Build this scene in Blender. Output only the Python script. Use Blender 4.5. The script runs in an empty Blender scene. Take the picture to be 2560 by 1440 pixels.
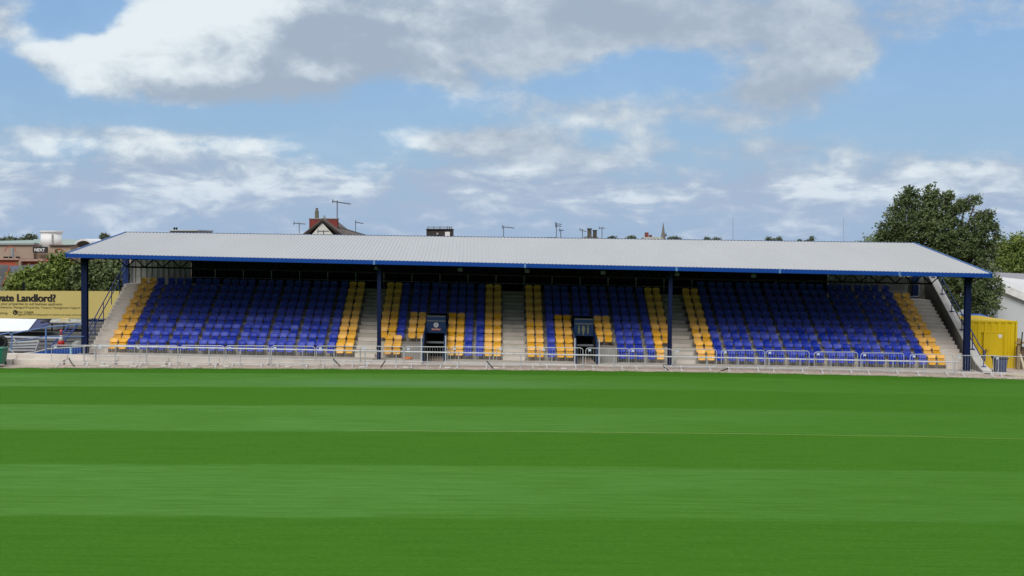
import bpy, math, random
from mathutils import Vector, Matrix
random.seed(7)
S = bpy.context.scene
COL = S.collection
R = math.radians

# ------------------------------------------------------------------ camera
F = 3400.0                       # focal length in units of a 2560 wide picture
ZC = 6.3
PIT = math.atan(114 / F); YAW = 35 / F; ROL = 0.008
fwd = Vector((math.sin(YAW) * math.cos(PIT), math.cos(YAW) * math.cos(PIT), -math.sin(PIT)))
r0 = Vector((math.cos(YAW), -math.sin(YAW), 0)); u0 = r0.cross(fwd)
rt = r0 * math.cos(ROL) + u0 * math.sin(ROL); up = u0 * math.cos(ROL) - r0 * math.sin(ROL)
cam = bpy.data.objects.new('camera', bpy.data.cameras.new('camera')); COL.objects.link(cam)
M4 = Matrix((rt, up, -fwd)).transposed().to_4x4(); M4.translation = Vector((0, 0, ZC))
cam.matrix_world = M4
cam.data.sensor_width = 36; cam.data.lens = 36 * F / 2560; cam.data.clip_end = 9000; cam.data.clip_start = .5
S.camera = cam

def at(px, py, Y):
    """world point seen at picture position px, py at the depth Y"""
    d = rt * ((px - 1280) / F) + up * ((720 - py) / F) + fwd
    return Vector((0, 0, ZC)) + d * (Y / d.y)

# ------------------------------------------------------------------ node helper
class E:
    def __init__(s, nt, so): s.nt = nt; s.so = so
    def op(s, o, b=None, c=None, clamp=False):
        n = s.nt.nodes.new('ShaderNodeMath'); n.operation = o; n.use_clamp = clamp
        s.nt.links.new(s.so, n.inputs[0])
        for i, v in ((1, b), (2, c)):
            if v is None: continue
            if isinstance(v, E): s.nt.links.new(v.so, n.inputs[i])
            else: n.inputs[i].default_value = v
        return E(s.nt, n.outputs[0])
    def __add__(s, b): return s.op('ADD', b)
    def __sub__(s, b): return s.op('SUBTRACT', b)
    def __mul__(s, b): return s.op('MULTIPLY', b)
    def __truediv__(s, b): return s.op('DIVIDE', b)
    def smooth(s, a, b):
        n = s.nt.nodes.new('ShaderNodeMapRange'); n.interpolation_type = 'SMOOTHSTEP'
        s.nt.links.new(s.so, n.inputs[0]); n.inputs[1].default_value = a; n.inputs[2].default_value = b
        return E(s.nt, n.outputs[0])
def combine(nt, x, y, z):
    n = nt.nodes.new('ShaderNodeCombineXYZ')
    for i, v in enumerate((x, y, z)):
        if isinstance(v, E): nt.links.new(v.so, n.inputs[i])
        else: n.inputs[i].default_value = v
    return n.outputs[0]
def noise(nt, vec, scale, detail=4, rough=.55, dist=0):
    n = nt.nodes.new('ShaderNodeTexNoise'); n.inputs['Scale'].default_value = scale
    n.inputs['Detail'].default_value = detail; n.inputs['Roughness'].default_value = rough
    n.inputs['Distortion'].default_value = dist
    if vec is not None: nt.links.new(vec, n.inputs['Vector'])
    return E(nt, n.outputs['Fac'])
def mixc(nt, fac, a, b):
    n = nt.nodes.new('ShaderNodeMix'); n.data_type = 'RGBA'
    if isinstance(fac, E): nt.links.new(fac.so, n.inputs[0])
    else: n.inputs[0].default_value = fac
    for i, v in ((6, a), (7, b)):
        if isinstance(v, (tuple, list)): n.inputs[i].default_value = (v[0], v[1], v[2], 1)
        else: nt.links.new(v, n.inputs[i])
    return n.outputs[2]

# ------------------------------------------------------------------ world: Nishita sky with broken cloud
SUN_EL, SUN_AZ = R(41), R(196)      # azimuth clockwise from +Y, behind the camera and to its left
W = bpy.data.worlds.new("World"); S.world = W; W.use_nodes = True
nt = W.node_tree; nt.nodes.clear()
out = nt.nodes.new('ShaderNodeOutputWorld'); bg = nt.nodes.new('ShaderNodeBackground')
nt.links.new(bg.outputs[0], out.inputs[0]); bg.inputs[1].default_value = 0.1
sky = nt.nodes.new('ShaderNodeTexSky'); sky.sky_type = 'NISHITA'; sky.sun_disc = False
sky.sun_elevation = SUN_EL; sky.sun_rotation = SUN_AZ; sky.dust_density = 1.2; sky.ozone_density = 1.5
tc = nt.nodes.new('ShaderNodeTexCoord'); sp = nt.nodes.new('ShaderNodeSeparateXYZ')
nt.links.new(tc.outputs['Generated'], sp.inputs[0])
dx, dy, dz = (E(nt, sp.outputs[i]) for i in range(3))
AZ = dx.op('ARCTAN2', dy) * 34.0            # units: 1 = 100 picture pixels at the middle of the view
EL = dz.op('ARCSINE') * 34.0
flat = combine(nt, AZ, EL * 2.2, 0)
w1 = noise(nt, flat, .35, 3, .5); w2 = noise(nt, combine(nt, AZ + 37.0, EL * 2.2, 5.0), .35, 3, .5)
AZw = AZ + (w1 - .5) * 1.5; ELw = EL + (w2 - .5) * .8
flatw = combine(nt, AZw, ELw * 1.5, 3.3)
nA = noise(nt, flatw, .30, 9, .55); nB = noise(nt, combine(nt, AZw, ELw * 1.9, 9.1), .75, 8, .56)
nE = noise(nt, combine(nt, AZ, EL * 1.3, 2.2), 2.4, 7, .6); nC = noise(nt, combine(nt, AZw + 1.0, (ELw * 1.5) - .75, 3.3), .30, 7, .55)
def blob(px, py, rx, ry, w):
    u = (px - 1245) / F; a = math.atan(u); v = (606 + .008 * (px - 1280) - py) / F * math.cos(a)
    a *= 34; e = math.atan(v) * 34
    t = ((AZw - a) / (rx / 100)).op('POWER', 2.0) + ((ELw - e) / (ry / 100)).op('POWER', 2.0)
    return (t * -1.0).op('EXPONENT') * w
def total(L):
    t = blob(*L[0])
    for l in L[1:]: t = t + blob(*l)
    return t
cover = total([
    (360, 125, 215, 90, .55), (520, 60, 200, 110, .5), (640, 170, 330, 85, .55), (850, 90, 250, 100, .45), (110, 150, 60, 60, .25),
    (1150, 50, 260, 110, .42), (1550, 40, 300, 70, .5), (1350, 130, 200, 70, .3), (2000, 60, 420, 80, .45), (1950, 190, 170, 80, .42),
    (2110, 180, 120, 50, .3), (1700, 290, 350, 60, .28), (0, 60, 90, 90, .35), (2540, 300, 90, 35, .25), (1150, 340, 200, 45, .38),
    (200, 340, 300, 30, .2), (500, 380, 280, 35, .22), (350, 470, 500, 70, .32), (1000, 480, 300, 50, .3), (1350, 400, 250, 45, .3),
    (1900, 370, 300, 30, .2), (2250, 470, 330, 60, .4), (1600, 480, 400, 60, .3),
    (215, 25, 75, 55, -.75), (120, 60, 50, 50, -.35), (25, 170, 55, 70, -.6), (60, 240, 120, 40, -.45), (550, 300, 480, 28, -.35), (1000, 215, 90, 50, -.3), (1100, 270, 160, 30, -.25),
    (850, 360, 110, 45, -.35), (1620, 175, 150, 40, -.45), (2440, 210, 190, 120, -.6), (2300, 330, 200, 40, -.3), (1430, 215, 120, 25, -.2), (1500, 350, 60, 20, -.2)])
nD = noise(nt, combine(nt, AZw * 1.0, ELw * 3.2, 1.7), .95, 7, .55); low = EL.smooth(2.9, 1.2)
dens = ((nA - .5) * .95 + (nB - .5) * .62 + (nE - .5) * .30 + (nD - .5) * low * .9 + cover + low * .16).smooth(.0, .42)
white = total([
    (190, 140, 130, 60, .6), (380, 90, 170, 85, .75), (520, 20, 150, 60, .7), (300, 190, 150, 30, .2), (820, 185, 90, 30, .35), (1330, 30, 90, 45, .25),
    (2180, 200, 60, 30, .3), (560, 378, 230, 26, .75), (190, 372, 90, 24, .7), (1450, 310, 120, 22, .3), (1010, 345, 50, 26, .35), (150, 430, 150, 30, .35), (480, 470, 200, 25, .25), (930, 470, 130, 30, .45),
    (1280, 425, 90, 14, .8), (2050, 455, 80, 40, .5), (2330, 440, 120, 35, .6), (2200, 480, 130, 30, .4), (1600, 490, 120, 20, .25), (1500, 190, 400, 60, .12),
    (800, 130, 180, 70, -.2), (600, 235, 330, 30, -.55), (700, 60, 160, 70, -.15), (1520, 40, 150, 40, -.5), (1950, 225, 150, 40, -.25), (380, 425, 90, 16, -.25)])
relief = (nB - .5) * AZw.smooth(-2.0, -5.0) * .6 + (nA - nC) * (AZw.smooth(1.5, -2.5) * 1.6 + .75) + (nD - .50) * low * 2.5
shade = (white + relief + (nB - .5) * .55 + (nE - .5) * .45 + .27).smooth(0, 1.05)
haze = EL.smooth(2.6, -.1)
blue = mixc(nt, EL.smooth(0, 6.5), (2.75, 4.75, 7.3), (2.1, 4.2, 7.6))
nsk = mixc(nt, .72, sky.outputs[0], blue)
cl = mixc(nt, shade, (3.75, 4.5, 5.5), (8.2, 8.9, 9.2))
cl = mixc(nt, low * (shade * -1.0 + 1.0) * .5, cl, (3.9, 5.0, 6.9))
# generic brighter cloud for the part of the sky dome above the view, which only lights the scene
c1 = mixc(nt, dens * .86 + .08, nsk, cl)
c2 = mixc(nt, haze * .55, c1, (3.9, 5.0, 6.9))
dome = mixc(nt, noise(nt, tc.outputs['Generated'], 2.2, 6, .55).smooth(.34, .5), (3.0, 4.8, 7.4), (10.0, 10.0, 10.2))
c3 = mixc(nt, EL.smooth(7.0, 15.0), c2, dome)
# added dark band low in the unseen sky behind the camera, dims back rows
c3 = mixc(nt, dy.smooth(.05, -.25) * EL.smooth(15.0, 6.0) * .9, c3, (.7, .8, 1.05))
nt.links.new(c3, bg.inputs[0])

sun = bpy.data.objects.new('sun', bpy.data.lights.new('sun', 'SUN')); COL.objects.link(sun)
sun.data.energy = 2.1; sun.data.angle = R(30); sun.data.color = (1, .96, .9)
sd = Vector((math.sin(SUN_AZ) * math.cos(SUN_EL), math.cos(SUN_AZ) * math.cos(SUN_EL), math.sin(SUN_EL)))
sun.rotation_euler = sd.to_track_quat('Z', 'Y').to_euler(); sun.location = (0, -20, 60)
S.view_settings.view_transform = 'Standard'; S.view_settings.look = 'None'
S.view_settings.exposure = 0; S.view_settings.gamma = 1; S.view_settings.use_curve_mapping = False

# ------------------------------------------------------------------ materials
MATS = {}
def mat(name, c, rough=.6, c2=None, sc=3.0, amt=.5, metal=0, bump=0, bsc=40, stretch=(1, 1, 1), rnd=0, spec=.4, detail=5, wear=None):
    if name in MATS: return MATS[name]
    m = bpy.data.materials.new(name); m.use_nodes = True; nt = m.node_tree; b = nt.nodes['Principled BSDF']
    b.inputs['Roughness'].default_value = rough; b.inputs['Metallic'].default_value = metal
    b.inputs['Specular IOR Level'].default_value = spec
    tc = nt.nodes.new('ShaderNodeTexCoord'); mp = nt.nodes.new('ShaderNodeMapping'); mp.inputs['Scale'].default_value = stretch
    nt.links.new(tc.outputs['Object'], mp.inputs['Vector']); v = mp.outputs[0]
    if c2 is None: c2 = tuple(x * .8 for x in c)
    n = noise(nt, v, sc, detail, .6).smooth(.5 - amt * .5, .5 + amt * .5)
    col = mixc(nt, n, c, c2)
    if wear:
        col = mixc(nt, noise(nt, v, wear[1], 6, .65).smooth(wear[2], wear[2] + .12), col, wear[0])
    if rnd:
        oi = nt.nodes.new('ShaderNodeObjectInfo'); hs = nt.nodes.new('ShaderNodeHueSaturation')
        r = E(nt, oi.outputs['Random'])
        nt.links.new((r * rnd + (1 - rnd / 2)).so, hs.inputs['Value'])
        nt.links.new((r.op('FRACT') * -.16 + 1.04).so, hs.inputs['Saturation'])
        nt.links.new(col, hs.inputs['Color']); col = hs.outputs[0]
    nt.links.new(col, b.inputs['Base Color'])
    if bump:
        bp = nt.nodes.new('ShaderNodeBump'); bp.inputs['Strength'].default_value = bump; bp.inputs['Distance'].default_value = .02
        nt.links.new(noise(nt, v, bsc, 5, .6).so, bp.inputs['Height']); nt.links.new(bp.outputs[0], b.inputs['Normal'])
    MATS[name] = m; return m
CONC = mat('concrete', (.53, .49, .425), .85, (.42, .39, .34), 1.4, .5, bump=.4, wear=((.22, .20, .17), .9, .60))
CONCP = mat('concrete_pale', (.66, .60, .54), .85, (.54, .49, .44), 1.1, .5, bump=.3, wear=((.40, .35, .30), 1.3, .62))
CONCD = mat('concrete_wall', (.30, .29, .27), .85, (.22, .21, .20), 1.0, .6, bump=.3)
ROOFM = mat('roof_sheet', (.40, .415, .42), .5, (.365, .38, .385), .35, .6, spec=.5, stretch=(1, .25, 1), wear=((.31, .315, .31), .8, .66))
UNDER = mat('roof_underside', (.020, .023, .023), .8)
BLUEP = mat('blue_paint', (.003, .058, .31), .45, (.003, .045, .26), .8, .6, spec=.25)
BLUEL = mat('blue_trim', (.02, .14, .42), .4, (.015, .11, .36), 1, .6)
NAVY = mat('navy_steel', (.003, .010, .055), .5, (.002, .007, .04), 2, spec=.2)
DSTEEL = mat('dark_steel', (.004, .005, .007), .6, spec=.15)
GALV = mat('galvanised_steel', (.50, .52, .54), .45, (.42, .44, .46), 6, .5, metal=.2)
WHITER = mat('white_rail', (.74, .75, .78), .45, (.5, .52, .55), 3)
SEATB = mat('seat_blue', (.007, .034, .44), .45, (.007, .034, .38), 9, .8, rnd=.35, spec=.28)
SEATY = mat('seat_yellow', (.86, .45, .035), .45, (.81, .41, .030), 9, .8, rnd=.2, spec=.28)
SEATF = mat('seat_frame', (.30, .31, .31), .5, metal=.4)
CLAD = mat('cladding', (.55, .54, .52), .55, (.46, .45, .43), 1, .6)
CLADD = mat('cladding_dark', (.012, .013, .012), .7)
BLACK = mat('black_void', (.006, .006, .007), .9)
BLACKP = mat('black_plastic', (.015, .015, .017), .5)

# ------------------------------------------------------------------ mesh helper
class MB:
    def __init__(s, f=None): s.v = []; s.fc = []; s.mi = []; s.f = f; s.cur = 0
    def add(s, vs, fs):
        o = len(s.v); s.v += [tuple(p) for p in vs]
        for q in fs: s.fc.append([i + o for i in q]); s.mi.append(s.cur)
        return s
    def box(s, x0, x1, y0, y1, z0, z1):
        vs = [(x, y, z) for z in (z0, z1) for y in (y0, y1) for x in (x0, x1)]
        return s.add(vs, [(0, 2, 3, 1), (4, 5, 7, 6), (0, 1, 5, 4), (2, 6, 7, 3), (0, 4, 6, 2), (1, 3, 7, 5)])
    def bbox(s, x0, x1, y0, y1, z0, z1, b=.01):
        """box with chamfered edges"""
        vs = []; 
        c = (Vector((x0, y0, z0)) + Vector((x1, y1, z1))) / 2; h = (Vector((x1, y1, z1)) - Vector((x0, y0, z0))) / 2
        idx = {}
        for sx in (-1, 1):
            for sy in (-1, 1):
                for sz in (-1, 1):
                    for k in range(3):
                        p = Vector((sx * (h.x - b), sy * (h.y - b), sz * (h.z - b))); p[k] = (sx, sy, sz)[k] * h[k]
                        idx[(sx, sy, sz, k)] = len(vs); vs.append(c + p)
        fs = []
        for k in range(3):
            a, b2 = [i for i in range(3) if i != k]
            for sk in (-1, 1):
                q = []
                for (sa, sb) in ((-1, -1), (1, -1), (1, 1), (-1, 1)):
                    t = [0, 0, 0]; t[k] = sk; t[a] = sa; t[b2] = sb; q.append(idx[(*t, k)])
                fs.append(q)
            for sa in (-1, 1):
                for sb in (-1, 1):
                    t1 = [0, 0, 0]; t1[a] = sa; t1[b2] = sb; t1[k] = -1; t2 = t1[:]; t2[k] = 1
                    fs.append([idx[(*t1, a)], idx[(*t2, a)], idx[(*t2, b2)], idx[(*t1, b2)]])
        for sx in (-1, 1):
            for sy in (-1, 1):
                for sz in (-1, 1): fs.append([idx[(sx, sy, sz, k)] for k in range(3)])
        return s.add(vs, fs)
    def tube(s, p, q, r, n=8, r2=None, caps=True):
        p = Vector(p); q = Vector(q); d = q - p
        if d.length < 1e-6: return s
        d.normalize(); a = d.orthogonal().normalized(); b = d.cross(a); r2 = r if r2 is None else r2
        vs = [p + (a * math.cos(t) + b * math.sin(t)) * r for t in [2 * math.pi * i / n for i in range(n)]]
        vs += [q + (a * math.cos(t) + b * math.sin(t)) * r2 for t in [2 * math.pi * i / n for i in range(n)]]
        fs = [(i, (i + 1) % n, n + (i + 1) % n, n + i) for i in range(n)]
        if caps: fs += [tuple(range(n - 1, -1, -1)), tuple(range(n, 2 * n))]
        return s.add(vs, fs)
    def path(s, pts, r, n=8, closed=False):
        pts = [Vector(p) for p in pts]; L = len(pts)
        rings = []
        for i, p in enumerate(pts):
            d = (pts[(i + 1) % L] - pts[i - 1]) if (closed or 0 < i < L - 1) else (pts[1] - pts[0] if i == 0 else pts[-1] - pts[-2])
            d.normalize(); ref = Vector((0, 1, 0)) if abs(d.y) < .9 else Vector((1, 0, 0))
            a = d.cross(ref).normalized(); b = d.cross(a)
            rings.append([p + (a * math.cos(t) + b * math.sin(t)) * r for t in [2 * math.pi * k / n for k in range(n)]])
        vs = [v for g in rings for v in g]; fs = []
        for i in range(L if closed else L - 1):
            j = (i + 1) % L
            fs += [(i * n + k, i * n + (k + 1) % n, j * n + (k + 1) % n, j * n + k) for k in range(n)]
        if not closed: fs += [tuple(range(n - 1, -1, -1)), tuple(range((L - 1) * n, L * n))]
        return s.add(vs, fs)
    def lathe(s, prof, c, n=16):
        vs = []; fs = []
        for (r, z) in prof:
            vs += [(c[0] + r * math.cos(2 * math.pi * i / n), c[1] + r * math.sin(2 * math.pi * i / n), c[2] + z) for i in range(n)]
        for k in range(len(prof) - 1):
            fs += [(k * n + i, k * n + (i + 1) % n, (k + 1) * n + (i + 1) % n, (k + 1) * n + i) for i in range(n)]
        fs += [tuple(range(n - 1, -1, -1)), tuple(range((len(prof) - 1) * n, len(prof) * n))]
        return s.add(vs, fs)
    def prism(s, poly, d):
        """closed polygon (3-D points) pushed along the vector d"""
        n = len(poly); d = Vector(d); vs = [Vector(p) for p in poly] + [Vector(p) + d for p in poly]
        return s.add(vs, [tuple(range(n - 1, -1, -1)), tuple(range(n, 2 * n))] + [(i, (i + 1) % n, n + (i + 1) % n, n + i) for i in range(n)])
    def build(s, name, m=None, parent=None, loc=None, smooth=False):
        me = bpy.data.meshes.new(name)
        vs = [s.f(*p) for p in s.v] if s.f else s.v
        if loc is not None: vs = [(p[0] - loc[0], p[1] - loc[1], p[2] - loc[2]) for p in vs]
        me.from_pydata([tuple(p) for p in vs], [], s.fc)
        for k in (m if isinstance(m, (list, tuple)) else [m]): me.materials.append(k)
        if any(s.mi): me.polygons.foreach_set('material_index', s.mi)
        if smooth: me.polygons.foreach_set('use_smooth', [True] * len(me.polygons))
        import bmesh
        bm = bmesh.new(); bm.from_mesh(me); bmesh.ops.recalc_face_normals(bm, faces=bm.faces); bm.to_mesh(me); bm.free()
        me.update()
        o = bpy.data.objects.new(name, me); COL.objects.link(o)
        if loc is not None: o.location = loc
        if parent: 
            o.parent = parent
            if parent.type == 'EMPTY' or True: o.matrix_parent_inverse = parent_inv(parent)
        return o
def parent_inv(p):
    m = Matrix.Identity(4); q = p
    while q is not None:
        m = Matrix.Translation(q.location) @ q.rotation_euler.to_matrix().to_4x4() @ m if q.parent is None else q.matrix_parent_inverse @ Matrix.Translation(q.location) @ q.rotation_euler.to_matrix().to_4x4() @ m
        q = q.parent
    return m.inverted()
def tag(o, label=None, cat=None, group=None, kind=None):
    if label: o['label'] = label
    if cat: o['category'] = cat
    if group: o['group'] = group
    if kind: o['kind'] = kind
    return o
def thing(name, label, cat, loc=(0, 0, 0), rz=0, group=None):
    o = bpy.data.objects.new(name, None); COL.objects.link(o); o.location = loc; o.rotation_euler = (0, 0, rz)
    o.empty_display_size = .3
    return tag(o, label, cat, group)
def local(mb, name, m, root, smooth=False):
    """mesh written in the root's own coordinates"""
    o = mb.build(name, m, None, smooth=smooth); o.parent = root; return o
def copy_tree(o, parent=None):
    c = o.copy(); COL.objects.link(c); c.parent = parent
    for ch in list(o.children): copy_tree(ch, c)
    return c
def text(s, name, size, m, parent, p, ext=.01, bold=0, align='LEFT', sx=1.0):
    cu = bpy.data.curves.new(name, 'FONT'); cu.body = s; cu.size = size; cu.extrude = ext; cu.offset = bold; cu.align_x = align
    t = bpy.data.objects.new(name, cu); COL.objects.link(t)
    me = bpy.data.meshes.new_from_object(t); bpy.data.objects.remove(t)
    rot = Matrix.Rotation(R(90), 4, 'X'); me.transform(Matrix.Translation(p) @ rot @ Matrix.Diagonal((sx, 1, 1, 1)))
    me.materials.clear(); me.materials.append(m)
    o = bpy.data.objects.new(name, me); COL.objects.link(o)
    if parent: o.parent = parent; o.matrix_parent_inverse = parent_inv(parent)
    return o

# ------------------------------------------------------------------ ground and pitch
def gz(x, y):                                # the pitch is crowned a little and falls away to the right
    k = .00042 if x > 0 else .00012
    return -k * x * x * min(1, max(0, (y - 5) / 40)) * (1 if x > 0 else 1)
mb = MB(); nx, ny = 60, 60
vs = []; fs = []
for j in range(ny + 1):
    y = -15 + (66.95 + 15) * j / ny
    for i in range(nx + 1):
        x = -60 + 120 * i / nx; vs.append((x, y, gz(max(-30, min(30, x)), y)))
for j in range(ny):
    for i in range(nx):
        a = j * (nx + 1) + i; fs.append((a, a + 1, a + nx + 2, a + nx + 1))
mb.add(vs, fs)
GR = bpy.data.materials.new('pitch_grass'); GR.use_nodes = True; nt = GR.node_tree; b = nt.nodes['Principled BSDF']
tc = nt.nodes.new('ShaderNodeTexCoord'); sp = nt.nodes.new('ShaderNodeSeparateXYZ'); nt.links.new(tc.outputs['Object'], sp.inputs[0])
gx, gy = E(nt, sp.outputs[0]), E(nt, sp.outputs[1])
wob = (noise(nt, combine(nt, gx * .15, gy * .3, 0), 1, 3) - .5) * .5 + (noise(nt, combine(nt, gx * 3.0, gy * 3.0, 0), 1, 3) - .5) * .22
yy = gy + wob + (noise(nt, combine(nt, gx * .5, 0, 11), 1, 4, .6) - .5) * .5
edges = [64.6, 58.5, 52.0, 45.0, 38.1, 30.9, 23.5, 16.0, 8.5]
st = None
for i, e in enumerate(edges):
    t = yy.smooth(e - .3, e + .3)
    st = t * (-1 if i % 2 == 0 else 1) + (1 if i % 2 == 0 else 0) * 1.0 if st is None else st + t * (-1.0 if i % 2 == 0 else 1.0)
# st: 1 on light bands, 0 on dark ones
st = st + 0.0
fade = gx.smooth(22, -14) * .85 + .30 + (noise(nt, combine(nt, gx * .08, gy * .12, 2), 1, 3) - .5) * .7  # band contrast drops to the right: viewing-angle effect put into the colour
base = mixc(nt, (st * fade).op('ADD', 0, clamp=True), (.048, .170, .011), (.102, .272, .055))
lf = noise(nt, combine(nt, gx * .12, gy * .25, 0), 1, 4).smooth(.3, .7)
base = mixc(nt, lf * .35, base, (.060, .190, .008))
strk = noise(nt, combine(nt, gx * 1.2, gy * 14, 0), 1, 6, .7).smooth(.35, .7)
base = mixc(nt, strk * .42, base, (.036, .115, .010))
fine = noise(nt, combine(nt, gx * 22, gy * 50, 0), 1, 6, .75).smooth(.3, .72)
base = mixc(nt, fine * .48, base, (.022, .078, .005))
med = noise(nt, combine(nt, gx * 7, gy * 17, 8), 1, 5, .7).smooth(.42, .68)
base = mixc(nt, med * .32, base, (.105, .26, .030))
big = noise(nt, combine(nt, gx * .35, gy * 4.5, 6), 1, 5, .65).smooth(.40, .66)
base = mixc(nt, big * .42, base, (.034, .118, .006))
dry = noise(nt, combine(nt, gx * .9, gy * 7, 4), 1, 5, .7).smooth(.58, .8)
base = mixc(nt, dry * .3, base, (.17, .30, .06))
# pale, less grown patch in the far light band
pat = ((gx + 4.0) / 7.0).op('POWER', 2.0) + ((gy - 60.5) / 1.5).op('POWER', 2.0)
base = mixc(nt, (pat * -1.0).op('EXPONENT') * .6, base, (.10, .21, .085))
nt.links.new(base, b.inputs['Base Color']); b.inputs['Roughness'].default_value = .9; b.inputs['Specular IOR Level'].default_value = .03
bp = nt.nodes.new('ShaderNodeBump'); bp.inputs['Strength'].default_value = .5; bp.inputs['Distance'].default_value = .04
nt.links.new(noise(nt, combine(nt, gx * 12, gy * 30, 0), 1, 6, .8).so, bp.inputs['Height']); nt.links.new(bp.outputs[0], b.inputs['Normal'])
o = mb.build('pitch', GR, smooth=True); tag(o, kind='structure')

GND = mat('town_ground', (.10, .11, .08), .9, (.14, .13, .11), .05, .6)
o = MB().box(-4500, 4500, -400, 8500, -1.2, -.62).build('ground', GND); tag(o, kind='structure')
DIRT = mat('verge_soil', (.38, .29, .24), .95, (.50, .43, .37), 2.5, .5, bump=.6, wear=((.55, .52, .47), 1.8, .58))
mb = MB(); vs = []; fs = []; n = 120
for i in range(n + 1):
    x = -34 + 68 * i / n
    e = .10 * math.sin(i * 1.7) + .06 * math.sin(i * 4.1)
    for (y, z) in ((66.80 + e, .012), (67.4, .05), (68.5, .05), (88, .04)):
        vs.append((x, y, gz(x, 67) + z))
for i in range(n):
    for k in range(3): a = i * 4 + k; fs.append((a, a + 4, a + 5, a + 1))
mb.add(vs, fs); o = mb.build('soil_strip', DIRT); tag(o, kind='structure')
# longer grass along the pitch edge, one mass of blades
TUFT = mat('edge_grass', (.060, .17, .025), .7, (.11, .22, .05), 3, .6)
mb = MB()
for i in range(9000):
    x = random.uniform(-30, 30); y = 66.55 + random.random() ** .7 * .5 + .12 * math.sin(x * 1.3) + .07 * math.sin(x * 5); h = random.uniform(.03, .10)
    a = random.uniform(0, math.pi); w = .012; z = gz(x, 67) - .01; lx = random.uniform(-.03, .03); ly = random.uniform(-.03, .03)
    mb.add([(x - w * math.cos(a), y - w * math.sin(a), z), (x + w * math.cos(a), y + w * math.sin(a), z), (x + lx, y + ly, z + h)], [(0, 1, 2)])
o = mb.build('edge_grass', TUFT); tag(o, 'rough longer grass fringe along the far edge of the pitch', 'grass', kind='stuff')

# ------------------------------------------------------------------ the grandstand
TILT = .0125
def T(x): return .40 - TILT * (x + 20.3)
def sh(x, y, z): return (x, y, z + T(x))
Y1 = 71.0; RD = .776; RH = .373; NR = 9
def X(px, Y, py=800): return at(px, py, Y).x
xa0, xa1 = X(272, Y1, 860), X(884, Y1, 870)
xb0, xb1 = X(954, 74.1), X(1254, 74.1)
xc0, xc1 = X(1314, 74.1), X(1667, 74.1)
xd0, xd1 = X(1742, Y1, 890), X(2364, Y1, 900)
xl = xa0 - 1.02; xr = xd1 + 1.25
YB = 80.6
gs = thing('grandstand', 'long seated grandstand with pale sloping metal roof and blue fascia beyond the pitch', 'grandstand', (0, Y1, 0))

# seat layout
def layout(s, x0, x1, gap=.13):
    n = sum(c != '|' for c in s); g = s.count('|'); p = (x1 - x0 - g * gap) / n
    x = x0; res = []
    for c in s:
        if c == '|': x += gap
        else: res.append((c, x + p / 2)); x += p
    return res
LA = layout('YYB|BBB|BBB|BBBB|BBB|BBB|BBB|BYY', xa0, xa1)
LD = layout('YYB|BBB|BBB|BBBB|BBB|BBB|BBB|BYY', xd0, xd1)
LB = layout('YYB|PP|VV|QQB|BYY', xb0, xb1)      # P: yellow in rows 3-5, Q: yellow in rows 1-5, V: over the way in
LC = layout('YY|BQQ|VV|PP|BBB|BYY', xc0, xc1)
vb = [x for c, x in LB if c == 'V']; vc = [x for c, x in LC if c == 'V']
VB = (vb[0] - .32, vb[1] + .32); VC = (vc[0] - .32, vc[1] + .32)
seats = []
for blk, L in (('leftmost', LA), ('second', LB), ('third', LC), ('rightmost', LD)):
    for r in range(1, NR + 2):
        k = 0
        for j, (c, x) in enumerate(L):
            if r == 10 and not (blk == 'rightmost' and c == 'B'): continue
            if c == 'V' and r < 6: continue
            if c == 'P' and r < 3: continue
            col = 'yellow' if c == 'Y' or (c in 'PQ' and r < 6) else 'blue'
            xx = x
            if blk == 'second' and r < 3:
                if c == 'Y' and j < 2: xx = x + .36
                if j == 2: continue
            if blk == 'third' and r < 3 and j == len(L) - 1: continue
            k += 1
            seats.append((r, blk, k, col, xx))

# terrace: one solid block of steps per stretch, leaving the two ways in open
def steps(mb, x0, x1, r0, y0=None):
    for r in range(r0, 11):
        ya = Y1 - .42 + (r - 1) * RD; yb = Y1 - .42 + r * RD
        mb.box(x0, x1, ya, yb if r < 10 else YB, -.75, (r - 1) * RH)
mb = MB(sh)
steps(mb, xl + 1.02, VB[0], 2); steps(mb, VB[0], VB[1], 6); steps(mb, VB[1], VC[0], 2); steps(mb, VC[0], VC[1], 6); steps(mb, VC[1], xd1 + .02, 2)
mb.box(xl + 1.02, VB[0], 69.6, Y1 - .42 + RD, -.75, 0); mb.box(VB[1], VC[0], 69.6, Y1 - .42 + RD, -.75, 0); mb.box(VC[1], xr + .4, 69.6, Y1 - .42 + RD, -.75, 0)
terr = mb.build('terrace', CONC, gs)
# raised blocks in front of the third row beside the ways in
for (a, b_) in ((LB[3][1] - .38, VB[0] - .05), (VC[1] + .05, [x for c, x in LC if c == 'P'][1] + .32)):
    mb = MB(sh); mb.box(a, b_, Y1 - .40, Y1 + 2 * RD - .43, .002, 2 * RH + .003)
    mb.build('raised_block', CONCD, gs)
# aisles and end stairs: two steps to each row
def aisle(x0, x1, both=False):
    mb = MB(sh)
    for r in range(1, 10):
        ya = Y1 - .42 + (r - 1) * RD
        if both: mb.bbox(x0, x1, ya, ya + RD, -.6, (r - 1) * RH, .012)
        mb.bbox(x0 + .01, x1 - .01, ya + RD * .5, ya + RD * 1.0 - .002 , (r - 1) * RH - .01, (r - .5) * RH, .012)
    if both: mb.box(x0, x1, Y1 - .42 + 9 * RD, YB, -.6, 9 * RH)
    return mb.build('stair', CONCP, gs)
aisle(xa1 + .06, xb0 - .06); aisle(xb1 + .06, xc0 - .06); aisle(xc1 + .1, xd0 - .06)
aisle(xl, xl + 1.0, True); aisle(xd1 + .04, xr, True)
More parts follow.
